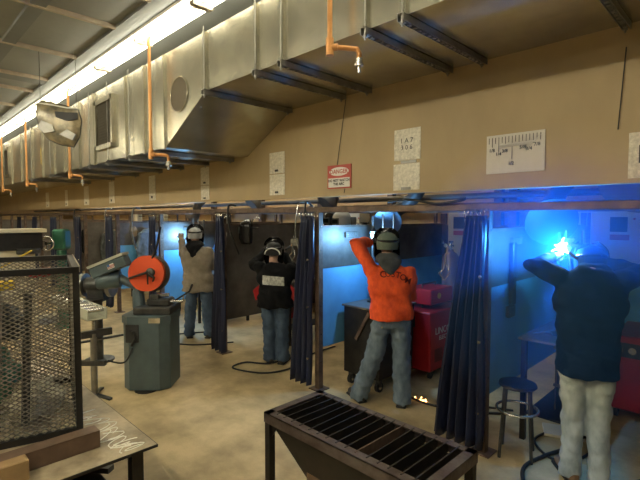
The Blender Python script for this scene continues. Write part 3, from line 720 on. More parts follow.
hung_helmet((-9.2, 4.48, 1.8), 'cream', 'cream helmet in the far booth behind the saw cover', 2.4)

def hung_jacket(loc, m, label, h=.75, w=.36, rz=PI/2):
    t = thing('hung_jacket', label, 'jacket', loc, rz, 'work jackets hung in the booths')
    mb = MB().loft([((0,0,-h),w*.5,.07,0),((0,0,-h*.6),w*.46,.08,0),((0,0,-.2),w*.48,.075,0),((0,0,-.06),w*.40,.06,0),((0,0,0),.07,.04,0)])
    for s_ in (-1,1): mb.limb([((s_*w*.42,0,-.12),.06),((s_*w*.55,.02,-.4),.05),((s_*w*.5,.03,-.62),.042)])
    mesh_obj(remeshed(mb, .02, 3, .014, 12), 'cloth', m, t)
    MB().tube([(0,0,0),(0,0,.05),(.02,0,.07),(.04,0,.05)], .004, 6).build('hook', 'chrome', t)
    return t
hung_jacket((-8.75, 3.9, 1.62), 'denim', 'faded blue jacket hung in the booth behind the saw guard')
hung_jacket((-6.90, 4.5, 1.62), 'denimd', 'dark blue jacket hung on the partition left of the tan coat')
hung_jacket((-10.58, 3.85, 1.55), 'greyc', 'grey jacket hung in the booth left of the saw cover')
hung_jacket((-12.42, 4.0, 1.6), 'blackc', 'black jacket hung in a far booth behind the cage')
hung_jacket((-14.25, 4.0, 1.6), 'navyc', 'navy jacket hung in a far booth at the left')
hung_jacket((-1.67, 5.0, 1.55), 'blackc', 'dark jacket hung against the partition of the orange-shirt booth', .6, .3)
for i, (xx, yy, z) in enumerate(((-10.655,3.75,1.45), (-10.655,3.95,1.5), (-8.82,3.65,1.6), (-8.82,4.3,1.4))):
    t = thing('work_gloves', 'pale work glove pinned up in the far booths, %s from the left' % ('first','second','third','fourth')[i], 'glove', (xx,yy,z), PI/2, 'gloves pinned in the far booths')
    mb = MB().ball((0,0,0), (.05,.02,.07))
    for k in range(4): mb.limb([((-.035+.023*k,0,-.05),.013),((-.04+.027*k,0,-.12-.015*(k in (1,2))),.010)], 8)
    mb.limb([((.04,0,0),.014),((.075,0,-.05),.011)], 8)
    mesh_obj(remeshed(mb, .008, 2), 'glove_leather', 'glove', t)

# boards, boxes low in the far booths
for i, (xx, m_, z1) in enumerate(((-3.85,'black',.6),(-6.5,'dsteel',.5),(-8.2,'redp',.7),(-10.1,'black',.7),(-12.0,'redp',.7))):
    t = thing('supply_cabinet', ('black low cabinet at the rear right of the person in black','grey low cabinet at the rear left of the tan coat','red low cabinet in the booth behind the saw guard','black low cabinet in the booth left of the saw cover','red low cabinet in the farthest furnished booth')[i], 'cabinet', (xx,5.45,0), 0, 'low cabinets at the rear of the booths')
    MB().b2((-.25,-.2,.04), (.25,.2,z1), ch=.01).build('body', m_, t)
    d = MB().b2((-.23,-.212,.08), (.23,-.2,z1-.04)).build('door', m_, t)
    MB().cyl((.17,-.212,z1*.55), (.17,-.235,z1*.55), .012).build('handle', 'chrome', d)

# ------------------------------------------------------------------ people
def person(label, loc, yaw, J, m):
    """J joints in a frame with x to the wearer's right-hand side of the picture, y the way they face, z up."""
    t = thing('person', label, 'person', loc, yaw, 'people welding in the booths')
    V = {k: Vector(v) for k, v in J.items() if isinstance(v, (tuple, list))}
    H = V['head']; N_ = V['neck']; P = V['hip']
    sl, sr = V['shL'], V['shR']
    mid = (sl+sr)/2; hw = J.get('hipw', .155)
    sh = math.atan2(sr.y-sl.y, sr.x-sl.x)
    hl = P+Vector((-.09,0,-.03)); hr = P+Vector((.09,0,-.03))
    # continuous body: head, trunk, arms, legs, feet
    b = MB()
    b.ball(H+Vector((0,0,.02)), (.075,.093,.105), 16); b.ball(H+Vector((0,.03,-.06)), (.052,.062,.06), 12)
    b.ball(H+Vector((0,.098,-.015)), (.014,.022,.026), 8); b.ball(H+Vector((0,.085,-.062)), (.026,.014,.012), 8)
    b.ball(H+Vector((0,.075,.025)), (.055,.025,.012), 8)
    for s_ in (-1,1): b.ball(H+Vector((s_*.078,-.005,-.005)), (.012,.02,.032), 8)
    b.limb([(H+Vector((0,0,-.06)), .055), (N_, .055), (mid+Vector((0,0,.0)), .08)])
    b.loft([(P+Vector((0,0,-.08)), hw*.8,.085,0), (P+Vector((0,0,.04)), hw*.85,.09,0), ((P+mid)/2+Vector((0,0,-.02)), hw*.75,.085,sh*.5), (mid+Vector((0,0,-.14)), .145,.095,sh), (mid+Vector((0,0,-.02)), .14,.07,sh)])
    b.limb([(sl, .05), (V['elL'], .038), (V['haL'], .028)]); b.limb([(sr, .05), (V['elR'], .038), (V['haR'], .028)])
    for a, k, f in ((hl,'knL','ftL'), (hr,'knR','ftR')):
        an = V[f]+Vector((0,0,.08))
        b.limb([(a, .08), (V[k], .052), (an, .036)])
        b.limb([(V[f]+Vector((0,-.03,.035)), .034), (V[f]+Vector((0,.14,.03)), .028)], 8)
    # hands in the body: palm and five fingers
    for h, e in (('haL','elL'), ('haR','elR')):
        hand(b, V[h], V[h]-V[e], .9)
    mesh_obj(remeshed(b, .011, 3), 'body', 'skin', t)
    # eyes
    for s_ in (-1,1): MB().ball(H+Vector((s_*.03,.083,.008)), .011, 10).build('eye', 'white', t)
    # trousers
    b = MB()
    b.loft([(P+Vector((0,0,-.12)), hw*.95,.115,0), (P+Vector((0,0,-.02)), hw,.125,0), (P+Vector((0,0,.10)), hw*.9,.108,0), (P+Vector((0,0,.13)), hw*.88,.10,0)])
    L_ = J.get('leg', .078)
    for a, k, f in ((hl,'knL','ftL'), (hr,'knR','ftR')):
        an = V[f]+Vector((0,-.01,.055))
        b.limb([(a+Vector((0,0,-.02)), .098), ((a+V[k])/2, (.098+L_)/2), (V[k], L_), ((V[k]+an)/2, L_*.96), (an+Vector((0,0,.05)), L_*.92)], 16)
        b.cyl(an+Vector((0,0,.07)), an+Vector((0,.01,-.02)), L_*.94, L_*1.02, 16)
    tr = mesh_obj(remeshed(b, .013, 2, .015, 11), 'trousers', m['legs'], t)
    # jacket or shirt with sleeves
    hem = J['hem']; b = MB(); w = J.get('torso', .20); fl = J.get('flare', 1.0)
    hc = Vector((P.x, P.y, hem))
    md = (P+mid)/2
    b.loft([(hc, hw*1.2*fl, .152*fl, 0), (hc+Vector((0,0,.10)), hw*1.18*(1+fl)/2, .152, 0), (Vector((md.x,md.y,md.z-.03)), w*.86,.128,sh*.5), (mid+Vector((0,0,-.16)), w,.135,sh), (mid+Vector((0,0,-.05)), w*.95,.115,sh), (mid+Vector((0,0,.035)), w*.62,.085,sh), (mid+Vector((0,0,.075)), .075,.07,sh)], 24)
    for s_, e, h in ((sl,'elL','haL'), (sr,'elR','haR')):
        wr = V[h] + (V[e]-V[h]).normalized()*.04
        b.limb([(s_+Vector((0,0,-.005)), .079), (V[e], .064), (wr, .048)], 14)
    jm = remeshed(b, .013, 3, .019, 8)
    jk = mesh_obj(jm, 'jacket', m['top'], t); 
    # boots
    for f in ('ftL','ftR'):
        tw = J.get('toe', 0)
        b = MB().limb([((0,-.05,.045),.042), ((0,.03,.055),.046), ((0,.14,.042),.040), ((0,.19,.036),.034)]).limb([((0,-.02,.05),.045),((0,-.02,.16),.048)])
        bo = mesh_obj(remeshed(b, .011, 2), 'boot', m['boot'], t); bo.location = V[f]; bo.rotation_euler = (0,0,tw*(1 if f == 'ftL' else -1))
        MB().box((0,.065,.011), (.095,.29,.022), ch=.006).build('sole', 'rubber', bo)
    # gloves
    for h, e in (('haL','elL'), ('haR','elR')):
        b = MB(); hand(b, V[h], V[h]-V[e], 1.08)
        b.limb([(V[h]-(V[h]-V[e]).normalized()*.07,.047), (V[h], .036)])
        mesh_obj(remeshed(b, .006, 1), 'glove', m['glove'], t)
    return t, jk, V
def hand(b, w, d, s):
    """palm plus four curled fingers and a thumb, grown from the wrist w along d"""
    d = Vector(d).normalized(); u, v, _ = basis(d)
    if v.z < 0: v = -v
    p = w+d*.055*s
    b.limb([(w, .026*s), (p-u*.018*s, .022*s)]); b.limb([(w, .026*s), (p+u*.02*s, .022*s)])
    for k, ln in enumerate((.068,.078,.073,.058)):
        r = .0095*s; q0 = p+u*(-.033+.022*k)*s+d*.012*s
        q1 = q0+(d*.9-v*.35).normalized()*ln*.45*s; q2 = q1+(d*.2-v*.98).normalized()*ln*.35*s; q3 = q2+(-d*.6-v*.6).normalized()*ln*.28*s
        b.limb([(q0, r*1.1), (q1, r), (q2, r*.92), (q3, r*.82)], 8)
    q0 = w+d*.025*s-u*.026*s; q1 = q0+(-u*.7+d*.5-v*.4).normalized()*.035*s; q2 = q1+(d*.6-v*.8+u*.25).normalized()*.03*s
    b.limb([(q0, .014*s), (q1, .0115*s), (q2, .0095*s)], 8)

def headgear(t, H, m='shell', tilt=0.0, lift=0.0, strap=True):
    e = bpy.data.objects.new('helmet', None); COL.objects.link(e); e.parent = t; e.location = H+Vector((0,.02,.0+lift)); e.rotation_euler = (tilt,0,0)
    helmet_shell(e, m, s=1.05)
    if strap:
        for z, r in ((.045,.098),):
            MB().tube([(r*1.0*math.cos(a), r*1.18*math.sin(a)-.02, z+.02*math.sin(a)) for a in [2*PI*k/28 for k in range(28)]], .012, 8, True).build('headband', m, e)
        MB().tube([(-.10,-.015,.04),(-.085,-.02,.10),(0,-.02,.135),(.085,-.02,.10),(.10,-.015,.04)], .010, 8).build('crown_strap', m, e)
        for q in (-1,1): MB().cyl((q*.125,.0,.04), (q*.105,.0,.04), .022).build('pivot_knob', 'iron', e)
    return e
def cap(t, H, m, brim=False):
    vs = []
    b = MB(); n = 24; prof = [(.092,-.035),(.097,.0),(.096,.04),(.088,.08),(.066,.112),(.035,.13),(.0,.136)]
    b.lathe(prof, H+Vector((0,-.005,.0)), (0,0,1), n, 1.0, 1.12)
    o = b.build('cap', m, t, smooth=60)
    MB().ball(H+Vector((0,-.005,.137)), (.01,.01,.006), 8).build('cap_button', m, o)
    MB().tube([(.0985*math.cos(a), .11*math.sin(a)-.005, H.z-.03) if 0 else (H.x+.096*math.cos(a), H.y-.005+.108*math.sin(a), H.z-.03) for a in [2*PI*k/24 for k in range(24)]], .006, 6, True).build('cap_band', m, o)
    return o
def hood(t, N_, m, w=.12, drop=.11):
    b = MB()
    b.loft([(N_+Vector((0,-.03,-.02)), w*1.05,.10,0), (N_+Vector((0,-.015,.03)), w*.92,.095,0), (N_+Vector((0,0,.07)), .078,.082,0)])
    b.limb([(N_+Vector((-w*.55,-.09,-.01)),.045), (N_+Vector((0,-.12,-drop)),.045), (N_+Vector((w*.55,-.09,-.01)),.045)])
    b.ball(N_+Vector((0,-.105,-.03)), (w*.62,.05,.06))
    return mesh_obj(remeshed(b, .011, 3, .006, 16), 'hood', m, t)
def torch(t_loc, tip, label):
    a = Vector(t_loc); c = Vector(tip); d = (c-a)
    t = thing('welding_torch', label, 'torch', a, 0, 'torches in gloved hands')
    MB().limb([((0,0,0),.014), (d*.5,.013)], 10).build('handle', 'rubber', t)
    MB().tube([d*.5, d*.72+Vector((0,0,.01)), d*.97], .007, 8).build('neck', 'chrome', t)
    MB().cyl(d*.82, d*.98, .011, n=10).build('nozzle', 'copper', t)
    return t

Y45 = math.radians(45)
# orange shirt
J = dict(head=(.0,.10,1.565), neck=(.0,.05,1.43), shL=(-.165,.02,1.335), shR=(.195,.0,1.305), elL=(-.315,.10,1.58), haL=(-.13,.33,1.60),
         elR=(.235,.08,1.06), haR=(.05,.36,1.22), hip=(.03,0,.90), knL=(-.13,.03,.50), ftL=(-.27,.10,.0), knR=(.13,.0,.48), ftR=(.13,-.04,.0), hem=.855, torso=.228, hipw=.18, leg=.092, toe=.35)
t, jk, V = person('person in orange long-sleeved shirt and faded jeans, arm raised, welding', (-2.60,3.55,0), Y45+.05, J, dict(legs='denim', top='orange', boot='boot', glove='gloveb'))
cap(t, V['head']+Vector((0,-.01,.0)), 'capg'); headgear(t, V['head'], 'shell', -.1, .01); hood(t, V['neck'], 'greyc', .13, .10)
bv = BVHTree.FromPolygons([v.co.copy() for v in jk.data.vertices], [tuple(p.vertices) for p in jk.data.polygons])
for k, ch in enumerate('CUSTOM'):
    s_ = (k-2.5)/2.5
    text_mesh(ch, .085, Matrix.Translation((.045+s_*.12, 0, 1.30-.03*s_*s_-.03*s_)) @ Matrix.Rotation(.18+s_*.22, 4, 'Y') @ Matrix.Rotation(PI/2, 4, 'X'), 'lettering', 'dkred', jk, .0003, project=bv, bold=.001)
MB().cyl((.0-.09,-.128,.80), (-.09,-.134,.80), .008).build('pocket_stud', 'chrome', t)
# person in black
J = dict(head=(-.03,.10,1.40), neck=(-.03,.05,1.29), shL=(-.195,.02,1.215), shR=(.19,.0,1.195), elL=(-.30,.14,1.24), haL=(-.15,.34,1.42),
         elR=(.29,.10,1.10), haR=(.06,.34,1.36), hip=(0,0,.84), knL=(-.085,.03,.46), ftL=(-.075,.03,.0), knR=(.085,.02,.46), ftR=(.095,.0,.0), hem=.72, torso=.235, hipw=.19, leg=.082, toe=.25, flare=1.02)
t, jk, V = person('person in black jacket with silver back patch and dark jeans, welding', (-4.36,3.56,0), Y45-.05, J, dict(legs='denimd', top='blackc', boot='boot', glove='glove'))
headgear(t, V['head'], 'shell', -.05, .02); cap(t, V['head'], 'rubber')
bv = BVHTree.FromPolygons([v.co.copy() for v in jk.data.vertices], [tuple(p.vertices) for p in jk.data.polygons])
vs = []; fs = []
for j in range(4):
    for i in range(11):
        xx = -.14+.27*i/10; z = 1.13-.02*i/10-.11*j/3*1.0
        h = bv.ray_cast(Vector((xx,-2,z)), Vector((0,1,0))); yy = h[0].y-.008 if h[0] else -.15
        vs.append((xx,yy,z))
for j in range(3):
    for i in range(10): q = j*11+i; fs.append((q,q+11,q+12,q+1))
for q in (-1, 1):
    fl_ = MB().prism([(q*.20,1.0),(q*.275,.93),(q*.24,.80),(q*.19,.86)], 'y', -.03, .03).build('side_flap', 'redp', t); fl_['label'] = 'red flap'
pt = MB().add(vs, fs).build('back_patch', 'patch', jk, fix=False); pt.modifiers.new('s','SOLIDIFY').thickness = .003
MB().tube([(-.03+.09*math.cos(a), .05+.0, 1.50+.075*math.sin(a)) if 0 else (-.03+.095*math.cos(a), -.02-.02*math.sin(a), 1.385+.075*math.sin(a)) for a in [PI*k/14 for k in range(15)]], .008, 6).build('pale_head_strap', 'white', t)
# tan coat
J = dict(head=(-.06,.10,1.555), neck=(-.05,.05,1.42), shL=(-.20,.02,1.335), shR=(.165,.0,1.325), elL=(-.27,.20,1.28), haL=(-.31,.30,1.50),
         elR=(.235,.10,1.08), haR=(.06,.36,1.25), hip=(0,0,.92), knL=(-.125,.03,.50), ftL=(-.15,.02,.0), knR=(.12,.0,.50), ftR=(.16,-.02,.0), hem=.72, torso=.25, hipw=.19, leg=.085, toe=.3, flare=1.1)
t, jk, V = person('person in tan-grey coat, pale cap and black neck hood, welding', (-6.13,3.50,0), Y45+.08, J, dict(legs='denimd', top='tanc', boot='boot', glove='glove'))
cap(t, V['head'], 'capl'); headgear(t, V['head'], 'shell', -.1, .02); hood(t, V['neck'], 'blackc', .14, .17)
# navy jacket, arc flash
J = dict(head=(.06,.27,1.50), neck=(.05,.14,1.45), shL=(-.18,.03,1.43), shR=(.20,.02,1.43), elL=(-.345,.06,1.50), haL=(-.19,.30,1.55),
         elR=(.345,.12,1.46), haR=(.08,.40,1.54), hip=(0,0,.90), knL=(-.075,.02,.50), ftL=(-.08,.03,.0), knR=(.08,.0,.50), ftR=(.085,-.02,.0), hem=.77, torso=.235, hipw=.155, leg=.072, toe=.2, flare=1.05)
t, jk, V = person('person in loose navy jacket and pale jeans welding behind a bright arc', (-.845,3.44,0), Y45-.32, J, dict(legs='deniml', top='navyc', boot='boott', glove='glove'))
headgear(t, V['head'], 'shell', -.35, .01); cap(t, V['head'], 'navyc'); hood(t, V['neck'], 'navyc', .12, .08)

# torches, workpieces, arc
torch((-2.92,3.66,1.60), (-3.0,3.82,1.63), 'torch in the blue glove of the orange-shirted welder')
torch((-4.52,3.88,1.42), (-4.62,4.08,1.47), 'torch held up by the person in black')
torch((-6.60,3.56,1.50), (-6.74,3.68,1.55), 'torch held up by the person in the tan coat')
torch((-.98,3.62,1.55), (-1.07,3.62,1.62), 'torch beside the bright arc flash')
for (p, s_) in (((-1.07,3.72,1.64),'small steel workpiece at the bright arc flash'), ((-3.05,3.92,1.64),'small bright steel workpiece before the orange-shirted welder'), ((-4.62,4.12,1.5),'small steel workpiece before the person in black'), ((-6.80,3.80,1.57),'small bright steel workpiece before the tan coat')):
    t = thing('workpiece', s_, 'workpiece', p, .8)
    MB().box((0,0,0), (.10,.012,.10)).build('plate', 'chrome', t); MB().box((0,-.03,0), (.10,.05,.010)).build('web', 'chrome', t)
mb = MB(); mb.ball((0,0,0), (.028,.028,.035), 10)
for k in range(9):
    a = k*2*PI/9; l = .035+.02*((k*7) % 3)
    mb.cyl((0,0,0), (math.cos(a)*l*.7, math.cos(a)*l*.7, math.sin(a)*l), .009, .001, 6)
tag(mb.build('welding_arc', 'arc', loc=(0,0,0)), 'blinding blue-white welding arc flash in the nearest booth', 'arc flash').location = (-1.075, 3.60, 1.625)
for k in range(7):
    pass
sp = MB()
for k in range(16):
    sp.ball((random.gauss(0,.05), random.gauss(0,.04), .008), .008, 6)
tag(sp.build('floor_sparks', 'hot', loc=(0,0,0)), 'cluster of glowing sparks on the floor right of the orange-shirted welder', 'sparks', None, 'stuff').location = (-2.41, 3.84, 0)

# welding smoke, with the arc's blue glow put into its scatter colour
sm = bpy.data.materials.new('arc_glow_smoke'); sm.use_nodes = True; nt = sm.node_tree; nt.nodes.clear()
out = nt.nodes.new('ShaderNodeOutputMaterial'); vs_ = nt.nodes.new('ShaderNodeVolumeScatter'); vs_.inputs['Anisotropy'].default_value = .0; vs_.inputs['Color'].default_value = (.07, .30, 1, 1)
tc = nt.nodes.new('ShaderNodeTexCoord'); ln = nt.nodes.new('ShaderNodeVectorMath'); ln.operation = 'LENGTH'
mr = nt.nodes.new('ShaderNodeMapRange'); mr.inputs['From Min'].default_value = 0; mr.inputs['From Max'].default_value = 1.0; mr.inputs['To Min'].default_value = 1.25; mr.inputs['To Max'].default_value = 0
nt.links.new(tc.outputs['Object'], ln.inputs[0]); nt.links.new(ln.outputs['Value'], mr.inputs['Value']); nt.links.new(mr.outputs[0], vs_.inputs['Density'])
nt.links.new(vs_.outputs[0], out.inputs['Volume'])
s_ = MB().ball((0,0,0), .99, 24).build('arc_glow_smoke', sm, smooth=180); s_.location = (-1.03, 3.55, 1.45); s_.scale = (1.15, 1.1, 1.1)
tag(s_, 'thin haze of welding smoke around the arc flash, blue glow put into its colour', 'smoke', None, 'stuff')

for (pts, r_, m_, lab) in (
  ([(-3.52,3.40,1.97),(-3.50,3.28,1.99),(-3.48,3.27,1.6),(-3.50,3.28,1.3)], .010, 'rubber', 'black lead draped over the rail left of the curtain rings'),
  ([(-3.60,3.42,2.0),(-3.62,3.29,1.99),(-3.64,3.26,1.7),(-3.60,3.27,1.5)], .008, 'chrome', 'pale lead draped over the rail beside the black lead'),
  ([(-5.0,3.42,2.0),(-4.98,3.29,1.98),(-4.97,3.3,1.7),(-5.05,3.5,1.35)], .012, 'rubber', 'black lead hanging at the rail right of the tan coat curtain'),
  ([(-4.85,4.62,2.0),(-4.70,4.58,1.97),(-4.68,4.55,1.5),(-4.75,4.5,1.1),(-4.72,4.5,1.5)], .012, 'chrome', 'pale lead hanging from the rear rail over the bench of the black jacket booth'),
  ([(-6.95,4.62,2.0),(-6.85,4.56,1.9),(-6.8,4.5,1.3),(-6.85,4.5,1.1)], .012, 'rubber', 'black lead hanging from the rear rail left of the tan coat'),
  ([(-8.0,3.42,2.0),(-7.95,3.28,1.98),(-8.1,3.3,1.6),(-8.4,3.5,1.25)], .018, 'galvd', 'thick grey hose slanting down behind the saw guard'),
  ([(-1.75,3.42,2.0),(-1.72,3.29,1.98),(-1.95,3.3,1.96),(-2.2,3.32,2.0),(-2.5,3.4,1.99)], .010, 'rubber', 'black lead lying along the rail right of the orange shirt'),
  ([(-9.3,3.42,2.0),(-9.28,3.28,1.98),(-9.35,3.3,1.5),(-9.2,3.3,1.2)], .012, 'chrome', 'pale lead hanging at the rail above the grey saw cover'),
  ([(-11.2,3.42,2.0),(-11.2,3.28,1.98),(-11.3,3.3,1.5),(-11.1,3.3,1.2)], .014, 'rubber', 'black lead hanging at the rail in the far booths')):
    pp_ = []
    for i in range(len(pts)-1):
        p0, p1, p2, p3 = (Vector(pts[max(i-1,0)]), Vector(pts[i]), Vector(pts[i+1]), Vector(pts[min(i+2,len(pts)-1)]))
        for k in range(8):
            q = k/8; pp_.append(.5*((2*p1)+(-p0+p2)*q+(2*p0-5*p1+4*p2-p3)*q*q+(-p0+3*p1-3*p2+p3)*q**3))
    pp_.append(Vector(pts[-1]))
    tag(MB().tube(pp_, r_, 8).build('hanging_lead', m_, smooth=180, loc=pts[0]), lab, 'cable')
# cables on the floor
def cable(pts, r, label, m='rubber', closed=False):
    P_ = [Vector((p[0], p[1], p[2] if len(p) > 2 else r+.002)) for p in pts]; path = []
    n = len(P_)
    rng = range(n if closed else n-1)
    for i in rng:
        p0 = P_[(i-1) % n] if closed else P_[max(i-1,0)]; p1 = P_[i]; p2 = P_[(i+1) % n]; p3 = P_[(i+2) % n] if closed else P_[min(i+2,n-1)]
        for k in range(8):
            q = k/8; path.append(.5*((2*p1)+(-p0+p2)*q+(2*p0-5*p1+4*p2-p3)*q*q+(-p0+3*p1-3*p2+p3)*q**3))
    if not closed: path.append(P_[-1])
    return tag(MB().tube(path, r, 8, closed).build('floor_cable', m, smooth=180, loc=tuple(path[0])), label, 'cable')
cable([(-4.35,3.72),(-4.38,3.45),(-4.62,3.28),(-4.55,3.05),(-4.15,3.2),(-4.05,3.55),(-4.25,4.0),(-4.3,4.6)], .011, 'black cable looped on the floor behind the person in black')
cable([(-6.2,3.9),(-6.5,3.3),(-6.3,3.0),(-5.8,3.2),(-5.5,3.7)], .011, 'black cable curving on the floor behind the tan coat')
cable([(-2.9,4.2),(-2.75,3.95),(-2.4,3.8),(-2.0,3.9),(-1.7,4.1)], .012, 'black cable running past the orange-shirted welder boots')
cable([(-2.4,4.2),(-2.3,4.05),(-2.0,4.1),(-1.65,4.25)], .010, 'thin cable in front of the red welding machine')
cable([(-1.0,4.3),(-1.05,3.9),(-1.15,3.6),(-1.2,3.3),(-1.05,3.0),(-.8,2.7)], .014, 'thick black cable curving past the stool toward the camera')
cable([(-1.25,4.1),(-1.3,3.8),(-1.1,3.6),(-.95,3.75),(-.9,4.1)], .010, 'thin black cable coiled under the stool')
cable([(-.5,4.4),(-.45,4.0),(-.6,3.6),(-.4,3.3)], .010, 'thin black cable right of the pale jeans')
cable([(-.25,4.4,.8),(-.2,4.25,.9),(-.28,4.2,.6),(-.22,4.3,.3),(-.3,4.2,.05)], .010, 'black lead hanging from the machine at the right edge')
cable([(-3.25,3.75,.86),(-3.27,3.74,.6),(-3.22,3.72,.35),(-3.28,3.75,.12),(-3.2,3.78,.3),(-3.18,3.76,.6),(-3.25,3.75,.84)], .008, 'black lead coiled on the side of the wheeled bench')
# spool of black hose at right edge
t = thing('hose_reel', 'black reel of hose on the floor at the right edge', 'reel', (-.02, 4.25, 0))
for k in range(4): MB().tube([(.17*math.cos(a), -.08+.045*k, .2+.17*math.sin(a)) for a in [2*PI*q/24 for q in range(24)]], .024, 8, True).build('hose_loop', 'rubber', t)
MB().cyl((0,-.12,.2), (0,.1,.2), .07).b2((-.12,-.12,0), (.12,.1,.03)).build('hub', 'iron', t)

# ------------------------------------------------------------------ foreground burn table
TX0, TX1, TY0, TY1, TZ = -2.07, -.97, 1.60, 2.07, .70
t = thing('slat_table', 'dark steel cutting table with angled slats in the foreground', 'cutting table', ((TX0+TX1)/2, (TY0+TY1)/2, 0))
fr = MB()
fr.b2((TX0,TY0,TZ-.006), (TX1,TY0+.055,TZ)).b2((TX0,TY1-.045,TZ-.006), (TX1,TY1,TZ)).b2((TX0,TY0,TZ-.006), (TX0+.05,TY1,TZ)).b2((TX1-.05,TY0,TZ-.006), (TX1,TY1,TZ))
fr.b2((TX0,TY0,TZ-.06), (TX1,TY0+.007,TZ)).b2((TX0,TY1-.007,TZ-.06), (TX1,TY1,TZ)).b2((TX0,TY0,TZ-.06), (TX0+.007,TY1,TZ)).b2((TX1-.007,TY0,TZ-.06), (TX1,TY1,TZ))
fr.build('angle_frame', mat('grey_brown_scale', (.17,.145,.135), .5, .5, col2=(.085,.06,.05), vscale=7, bump=.3, bscale=35), t, world=True)
n = 15
for k in range(n):
    xx = TX0+.085+(TX1-TX0-.17)*k/(n-1)
    j = random.uniform(-.006,.006)
    MB().bar((xx+j,TY0+.03,TZ-.025), (xx-j,TY1-.02,TZ-.025), .007, .055).build('slat', 'black' if k != 9 else 'rust', t, world=True)
hp = MB(); zb = .33
a = [(TX0+.03,TY0+.03),(TX1-.03,TY0+.03),(TX1-.03,TY1-.03),(TX0+.03,TY1-.03)]; c = [(-1.74,TY0+.10),(-1.30,TY0+.10),(-1.30,TY1-.10),(-1.74,TY1-.10)]
vs = [(*p,TZ-.05) for p in a]+[(*p,zb) for p in c]+[(p[0]*1,p[1],TZ-.05) for p in a]
hp.add([(*p,TZ-.055) for p in a]+[(*p,zb) for p in c], [(0,1,5,4),(1,2,6,5),(2,3,7,6),(3,0,4,7),(4,5,6,7)])
o = hp.build('hopper', 'black', t, world=True, fix=False); o.modifiers.new('s','SOLIDIFY').thickness = .006
d = MB().b2((-1.78,TY0+.075,.18), (-1.26,TY1-.075,.42)).build('drawer_box', 'chan', t, world=True)
MB().b2((-1.82,TY0+.10,.30), (-1.78,TY0+.16,.34)).build('handle', 'rust', d, world=True)
for sx in (TX0+.025, TX1-.025):
    for sy in (TY0+.025, TY1-.025):
        MB().bar((sx,sy,0), (sx,sy,TZ-.01), .042).build('leg', 'black', t, world=True)
        dx = .09 if sx < -1.5 else -.09
        MB().prism([(sx,TZ-.05),(sx+dx,TZ-.05),(sx,TZ-.17)], 'y', sy-.003, sy+.003).build('gusset', 'black', t, world=True)

# ------------------------------------------------------------------ steel table bottom left
PX1, PY0, PY1, PZ = -2.06, -.60, .94, .75; PX0 = -4.0
t = thing('steel_table', 'scarred steel-topped work table at the lower left', 'table', ((PX0+PX1)/2, .2, 0))
MB().b2((PX0,PY0,PZ-.012), (PX1,PY1,PZ)).build('top_plate', 'scarred', t, world=True)
for (a, c) in ((PX1-.085,PY1-.07), (PX0+.1,PY1-.11), (PX1-.10,PY0+.1), (PX0+.1,PY0+.1)):
    MB().bar((a,c,0), (a,c,PZ-.012), .055).build('leg', 'black', t, world=True)
MB().b2((PX0+.1,PY0+.1,PZ-.06), (PX0+.14,PY1-.1,PZ-.012)).b2((PX1-.14,PY0+.1,PZ-.06), (PX1-.1,PY1-.1,PZ-.012)).b2((PX0+.1,PY1-.14,PZ-.06), (PX1-.1,PY1-.1,PZ-.012)).build('apron', 'black', t, world=True)
MB().b2((PX0,PY1,PZ-.014), (PX1,PY1+.004,PZ-.001)).b2((PX1,PY0,PZ-.014), (PX1+.004,PY1+.004,PZ-.001)).build('dark_edge', 'black', t, world=True)
MB().b2((PX0+.1,PY0+.1,.42), (PX1-.12,PY1-.1,.44)).build('shelf', 'black', t, world=True)
for (p, q) in (((-2.2,.88),(-2.35,.82)),):
    pass
ch = MB()
for (cx, cy, ln, hh, sd) in ((-2.30,.80,.30,.05,1), (-2.22,.82,.22,.045,2), (-2.45,.84,.25,.04,3), (-2.14,.84,.10,.05,4), (-2.60,.80,.2,.05,5)):
    pts = [(cx+ln*(.5-q/30)+.02*math.sin(q*.5+sd), cy+hh*math.sin(q*.62+sd*2)*(1-.3*math.sin(q*.4)), PZ+.0008) for q in range(31)]
    ch.tube(pts, .0030, 4)
ch.build('chalk_scribble', mat('chalk', (.85,.82,.7), .8), t, world=True)
tag(MB().b2((-2.30,-.35,PZ+.001), (-2.222,.735,PZ+.009)).b2((-2.230,-.35,PZ+.001), (-2.222,.735,PZ+.082)).b2((-2.30,-.35,PZ+.001), (-2.292,.735,PZ+.082)).b2((-2.30,-.35,PZ+.074),(-2.222,.735,PZ+.082)).build('steel_bar', 'chan', loc=(-2.26,.2,PZ)), 'long brown rectangular steel bar lying along the table end', 'steel bar')
tag(MB().b2((-2.215,-.35,PZ+.001), (-2.15,.43,PZ+.088), ch=.004).build('wood_block', 'wood', loc=(-2.18,.0,PZ)), 'light brown wooden block lying in front of the steel bar', 'wood block')
for k, (a, c) in enumerate(((-2.6,.45),(-2.9,.6),(-2.45,.2))):
    tag(MB().bar((a,c,.455), (a+.4,c+.28,.47), .05, .03).build('scrap_bar', 'iron', loc=(a,c,.44)), 'dark scrap bar on the shelf under the table, %s' % ('middle one','rear one','front one')[k], 'scrap metal', 'scrap bars under the steel table')

